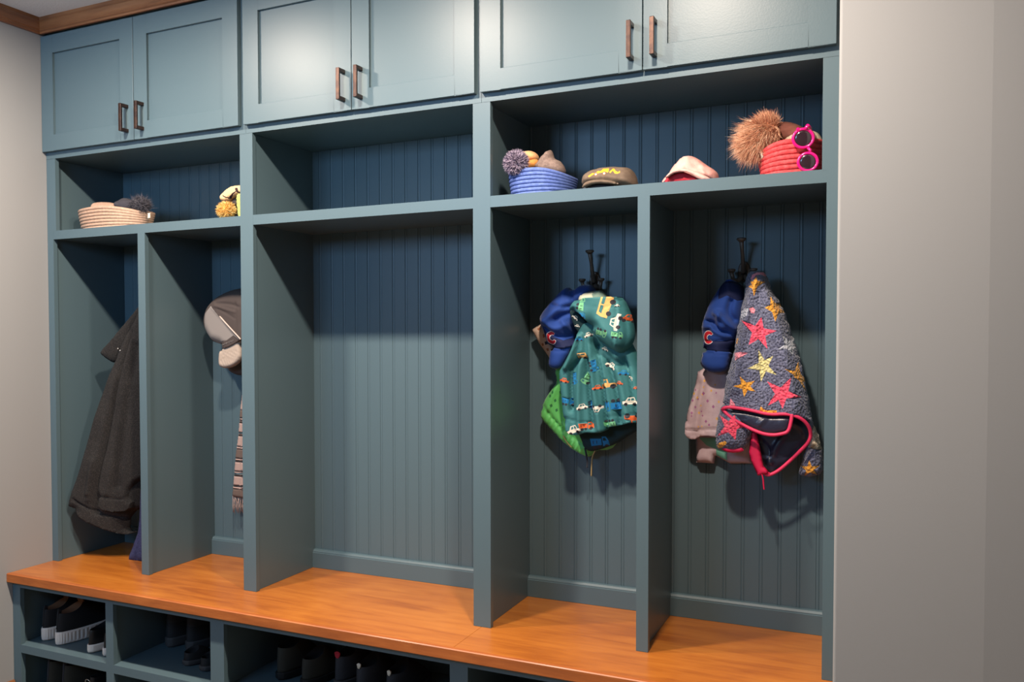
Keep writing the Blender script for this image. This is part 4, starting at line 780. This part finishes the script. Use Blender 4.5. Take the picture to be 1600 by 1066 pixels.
# ================================================================ shoes
def shoe(name, x, y, z, yaw, Ln, Wd, sole_h, heel_h, toe_h, mats, label, group=None, ribs=0, collar=(0.03, 0.46), tab=None, tongue=None, band=None, patch=None, cat='shoe'):
    """mats: upper, sole, lining, detail; heel towards the room, toe towards the back of the cubby"""
    t = empty(name, (x, y, z), label, cat, group); cy, sy = math.cos(yaw), math.sin(yaw)
    def P(u, v, w): return Vector((x+u*cy-v*sy, y+u*sy+v*cy, z+w))
    N = 48
    def outline(k, grow=0.0):
        a = 2*math.pi*k/N; s_ = (1-math.cos(a))/2          # 0 heel .. 1 toe
        wd = Wd/2*(0.80*math.sin(math.pi*min(s_*1.0, 1))**0.42*(0.84+0.34*s_)+.0)+grow
        return (wd*(1 if math.sin(a) >= 0 else -1)*min(1, abs(math.sin(a))*2.6)**.6, s_*Ln+(grow if s_ > .5 else -grow)*abs(math.cos(a)))
    B = [outline(k) for k in range(N)]
    c0, c1 = collar; C_ = []
    for k in range(N):
        a = 2*math.pi*k/N; s_ = (1-math.cos(a))/2; C_.append((Wd*0.27*math.sin(a), (c0+(c1-c0)*s_)*Ln, heel_h*(1.0-0.10*math.sin(math.pi*s_))+(toe_h)*0.35*s_))
    q = MB(); G = [outline(k, 0.004) for k in range(N)]
    rib = lambda k: 0.0
    NS = N*4
    def dense(zv, g, edge=False):
        out = []
        for k in range(NS):
            i = k//4; f_ = (k % 4)/4; a1, a2 = outline(i, g), outline((i+1) % N, g); u, v = a1[0]*(1-f_)+a2[0]*f_, a1[1]*(1-f_)+a2[1]*f_
            if ribs and not edge and (k % 4) >= 2: u *= 0.955
            out.append(P(u, v, zv))
        return out
    q.loft([dense(0.0005, 0.000, True), dense(0.004, 0.003, True), dense(sole_h*.30, 0.004), dense(sole_h*.86, 0.004), dense(sole_h*.87, 0.004, True), dense(sole_h, 0.002, True)], smooth=not ribs)
    q.build('sole', mats[1], t)
    MB().loft([dense(0.0002, -.0005, True), dense(0.0035, 0.0015, True)]).build('outsole', M['sole_d'], t)
    rings = []
    for j in range(9):
        w_ = j/8; r_ = []
        for k in range(N):
            b, c = B[k], C_[k]; s_ = b[1]/Ln; hh = (toe_h*(0.75+.3*(1-s_)) if s_ > .45 else heel_h*.62)
            p0 = np.array([b[0], b[1], sole_h*.9]); p1 = np.array([b[0]*1.03, b[1]*(1 if s_ < .5 else .995), sole_h*.9+(hh-sole_h)*.75]); p2 = np.array([c[0]*1.15+b[0]*.12, c[1]+(b[1]-c[1])*.42, c[2]*.62+hh*.5 if s_ > .45 else c[2]*.92]); p3 = np.array(c)
            pt = (1-w_)**3*p0+3*(1-w_)**2*w_*p1+3*(1-w_)*w_*w_*p2+w_**3*p3; r_.append(P(*pt))
        rings.append(r_)
    inner = [[P(c[0]*kk, (c[1]-(c0+c1)/2*Ln)*kk+(c0+c1)/2*Ln, c[2]*(1-dd)+dd*(sole_h+.004)) for c in C_] for kk, dd in ((.90, 0.02), (.88, .35), (.86, 1.0))]
    q = MB(); q.loft(rings, capa=True, capb=False); q.build('upper', mats[0], t)
    q = MB(); q.loft([rings[-1]]+inner, capa=False, capb=True); q.build('lining', mats[2], t)
    if tab:
        q = MB(); q.tube([P(0, -0.001+c0*Ln*.3, sole_h+.010), P(0, c0*Ln*.55, heel_h*.6), P(0, c0*Ln*.9, heel_h*.96), P(0, c0*Ln+.002, heel_h+tab), P(0, c0*Ln+.010, heel_h+tab*.7), P(0, c0*Ln+.012, heel_h*.9)], [.006, .006, .0055, .005, .005, .004], 8, flat=.55); q.build('heel_strip', mats[3], t)
    if tongue:
        e = P(0, c1*Ln*.98, heel_h+tongue*.55); rg = []
        for dz in (-.35, 0.0, .35):
            rg.append([e+Vector((math.cos(a)*.017*(1 if math.sin(a) > 0 else .7), dz*.014, math.sin(a)*tongue*.62)) for a in [2*math.pi*i/18 for i in range(18)]])
        q = MB(); q.loft(rg); q.build('tongue', mats[4] if len(mats) > 4 else mats[2], t)
    if patch:
        q = MB(); rg = []
        for w_ in (0.02, .3, .5):
            r_ = []
            for k in range(-13, 14):
                i = k % N; b = B[i]; p = rings[0][i].lerp(rings[-1][i], 0); j = w_*8; j0 = int(j); pp_ = rings[j0][i].lerp(rings[min(j0+1, 8)][i], j-j0); out_ = (pp_-P(0, Ln*.35, heel_h*.4)); out_.z = 0; r_.append(pp_+out_.normalized()*.0012)
            rg.append(r_)
        q.loft(rg, closed=False); q.build('heel_patch', patch, t)
    return t
def on_plane(px, py, z):
    d = fw + rt*((px-800-PPX)/F) - up*((py-533-PPY)/F); return CAM + d*((z-CAM.z)/d.z)
G1 = 'black slip-on shoes in the left cubby'
blk = [M['shoe_blk'], M['sole_w'], M['shoe_brn'], M['shoe_mid'], M['shoe_brn']]
zc = SH
shoe('slip_on_shoe', 0.072, -0.122, zc, -0.02, 0.285, 0.088, 0.045, 0.110, 0.060, blk, 'black slip-on shoe with ribbed white platform sole, nearest the left wall', G1, ribs=1, tab=.012, tongue=.050, collar=(.03, .42))
shoe('slip_on_shoe', 0.152, -0.134, zc, -0.04, 0.285, 0.088, 0.045, 0.110, 0.060, blk, 'black slip-on shoe with ribbed white platform sole, second from the left wall', G1, ribs=1, tab=.012, tongue=.050, collar=(.03, .42))
lea = [M['shoe_lea'], M['sole_w'], M['dark_cloth'], M['shoe_mid']]
G2 = 'black leather shoes with smooth white soles'
shoe('leather_shoe', 0.310, -0.142, zc, -0.03, 0.275, 0.076, 0.028, 0.076, 0.050, lea, 'black leather shoe with smooth white sole, right of the ribbed slip-ons', G2)
shoe('leather_shoe', 0.379, -0.142, zc, -0.03, 0.275, 0.076, 0.028, 0.076, 0.050, lea, 'black leather shoe with smooth white sole, partly behind the cubby divider', G2)
gry = [M['shoe_gry'], M['sole_g'], M['dark_cloth'], M['shoe_mid']]
G3 = 'dark grey sneakers in the second cubby'
shoe('sneaker', 0.508, 0.036, zc, 0.0, 0.205, 0.092, 0.034, 0.125, 0.062, gry, 'dark grey sneaker, left one of the pair in the second cubby', G3, patch=M['shoe_mid'], tongue=.03)
shoe('sneaker', 0.597, 0.036, zc, 0.0, 0.205, 0.092, 0.034, 0.125, 0.062, gry, 'dark grey sneaker, right one of the pair in the second cubby', G3, patch=M['shoe_mid'], tongue=.03)
G4 = 'small low shoes in front of the grey sneakers'
lo = [M['shoe_blk'], M['sole_g'], M['dark_cloth'], M['shoe_mid']]
shoe('low_shoe', 0.678, -0.085, zc, -0.10, 0.13, 0.075, 0.018, 0.042, 0.034, lo, 'small flat black shoe with grey sole in front of the sneakers', G4)
shoe('low_shoe', 0.758, -0.100, zc, -0.10, 0.13, 0.075, 0.018, 0.042, 0.034, lo, 'small flat black shoe with grey sole beside the cubby divider', G4)
G5 = 'shoes in the lower left cubby'
olv = [M['shoe_olv'], M['sole_d'], M['dark_cloth'], M['shoe_gry']]
shoe('ankle_shoe', 0.100, -0.130, FL, -0.02, 0.27, 0.082, 0.026, 0.118, 0.055, olv, 'dark olive shoe with grey pull tab, nearest the wall in the lower left cubby', G5, tab=.022)
shoe('ankle_shoe', 0.178, -0.135, FL, -0.02, 0.27, 0.082, 0.026, 0.118, 0.055, olv, 'dark olive shoe with grey pull tab, second in the lower left cubby', G5, tab=.022)
for i, (xx, lb) in enumerate(((0.318, 'black shoe with a steel heel ring in the lower left cubby'), (0.392, 'black shoe with a steel heel ring next to the lower cubby divider'))):
    s_ = shoe('leather_shoe', xx, -0.150, FL, 0.0, 0.27, 0.072, 0.022, 0.105, 0.05, [M['shoe_lea'], M['sole_d'], M['dark_cloth'], M['shoe_mid']], lb, 'black shoes with steel heel rings')
    c = Vector((xx-.004, -0.152, FL+.090)); MB().tube([c+Vector((.012*math.cos(a), -.004*abs(math.sin(a)), .012*math.sin(a))) for a in [2*math.pi*k/16 for k in range(16)]], .0016, 6, closed=True).build('heel_ring', M['steel'], s_)
G6 = 'dark shoes in the wide middle cubby'
dk = [M['shoe_olv'], M['sole_d'], M['dark_cloth'], M['shoe_gry']]
for xx, yy, hh, lb, mm in ((1.015, -0.045, .100, 'dark brown woven ankle shoe at the left of the middle cubby', dk), (1.115, -0.060, .085, 'dark brown woven ankle shoe, second in the middle cubby', dk), (1.21, -0.02, .098, 'black shoe with a red tab in the middle cubby', gry), (1.30, -0.05, .090, 'black shoe with a white toggle in the middle cubby', gry), (1.395, -0.04, .082, 'black shoe at the right of the middle cubby group', gry)):
    s_ = shoe('ankle_shoe', xx, yy, zc, -0.06, 0.24, 0.090, 0.024, hh, 0.05, mm, lb, G6)
    if 'red' in lb: blob('pull_tab', (xx, yy+.004, zc+hh+.006), .010, .004, .010, M['cap_red'], s_)
    if 'white' in lb or 'right' in lb: blob('toggle', (xx, yy+.004, zc+hh+.004), .007, .005, .008, M['tag'], s_)
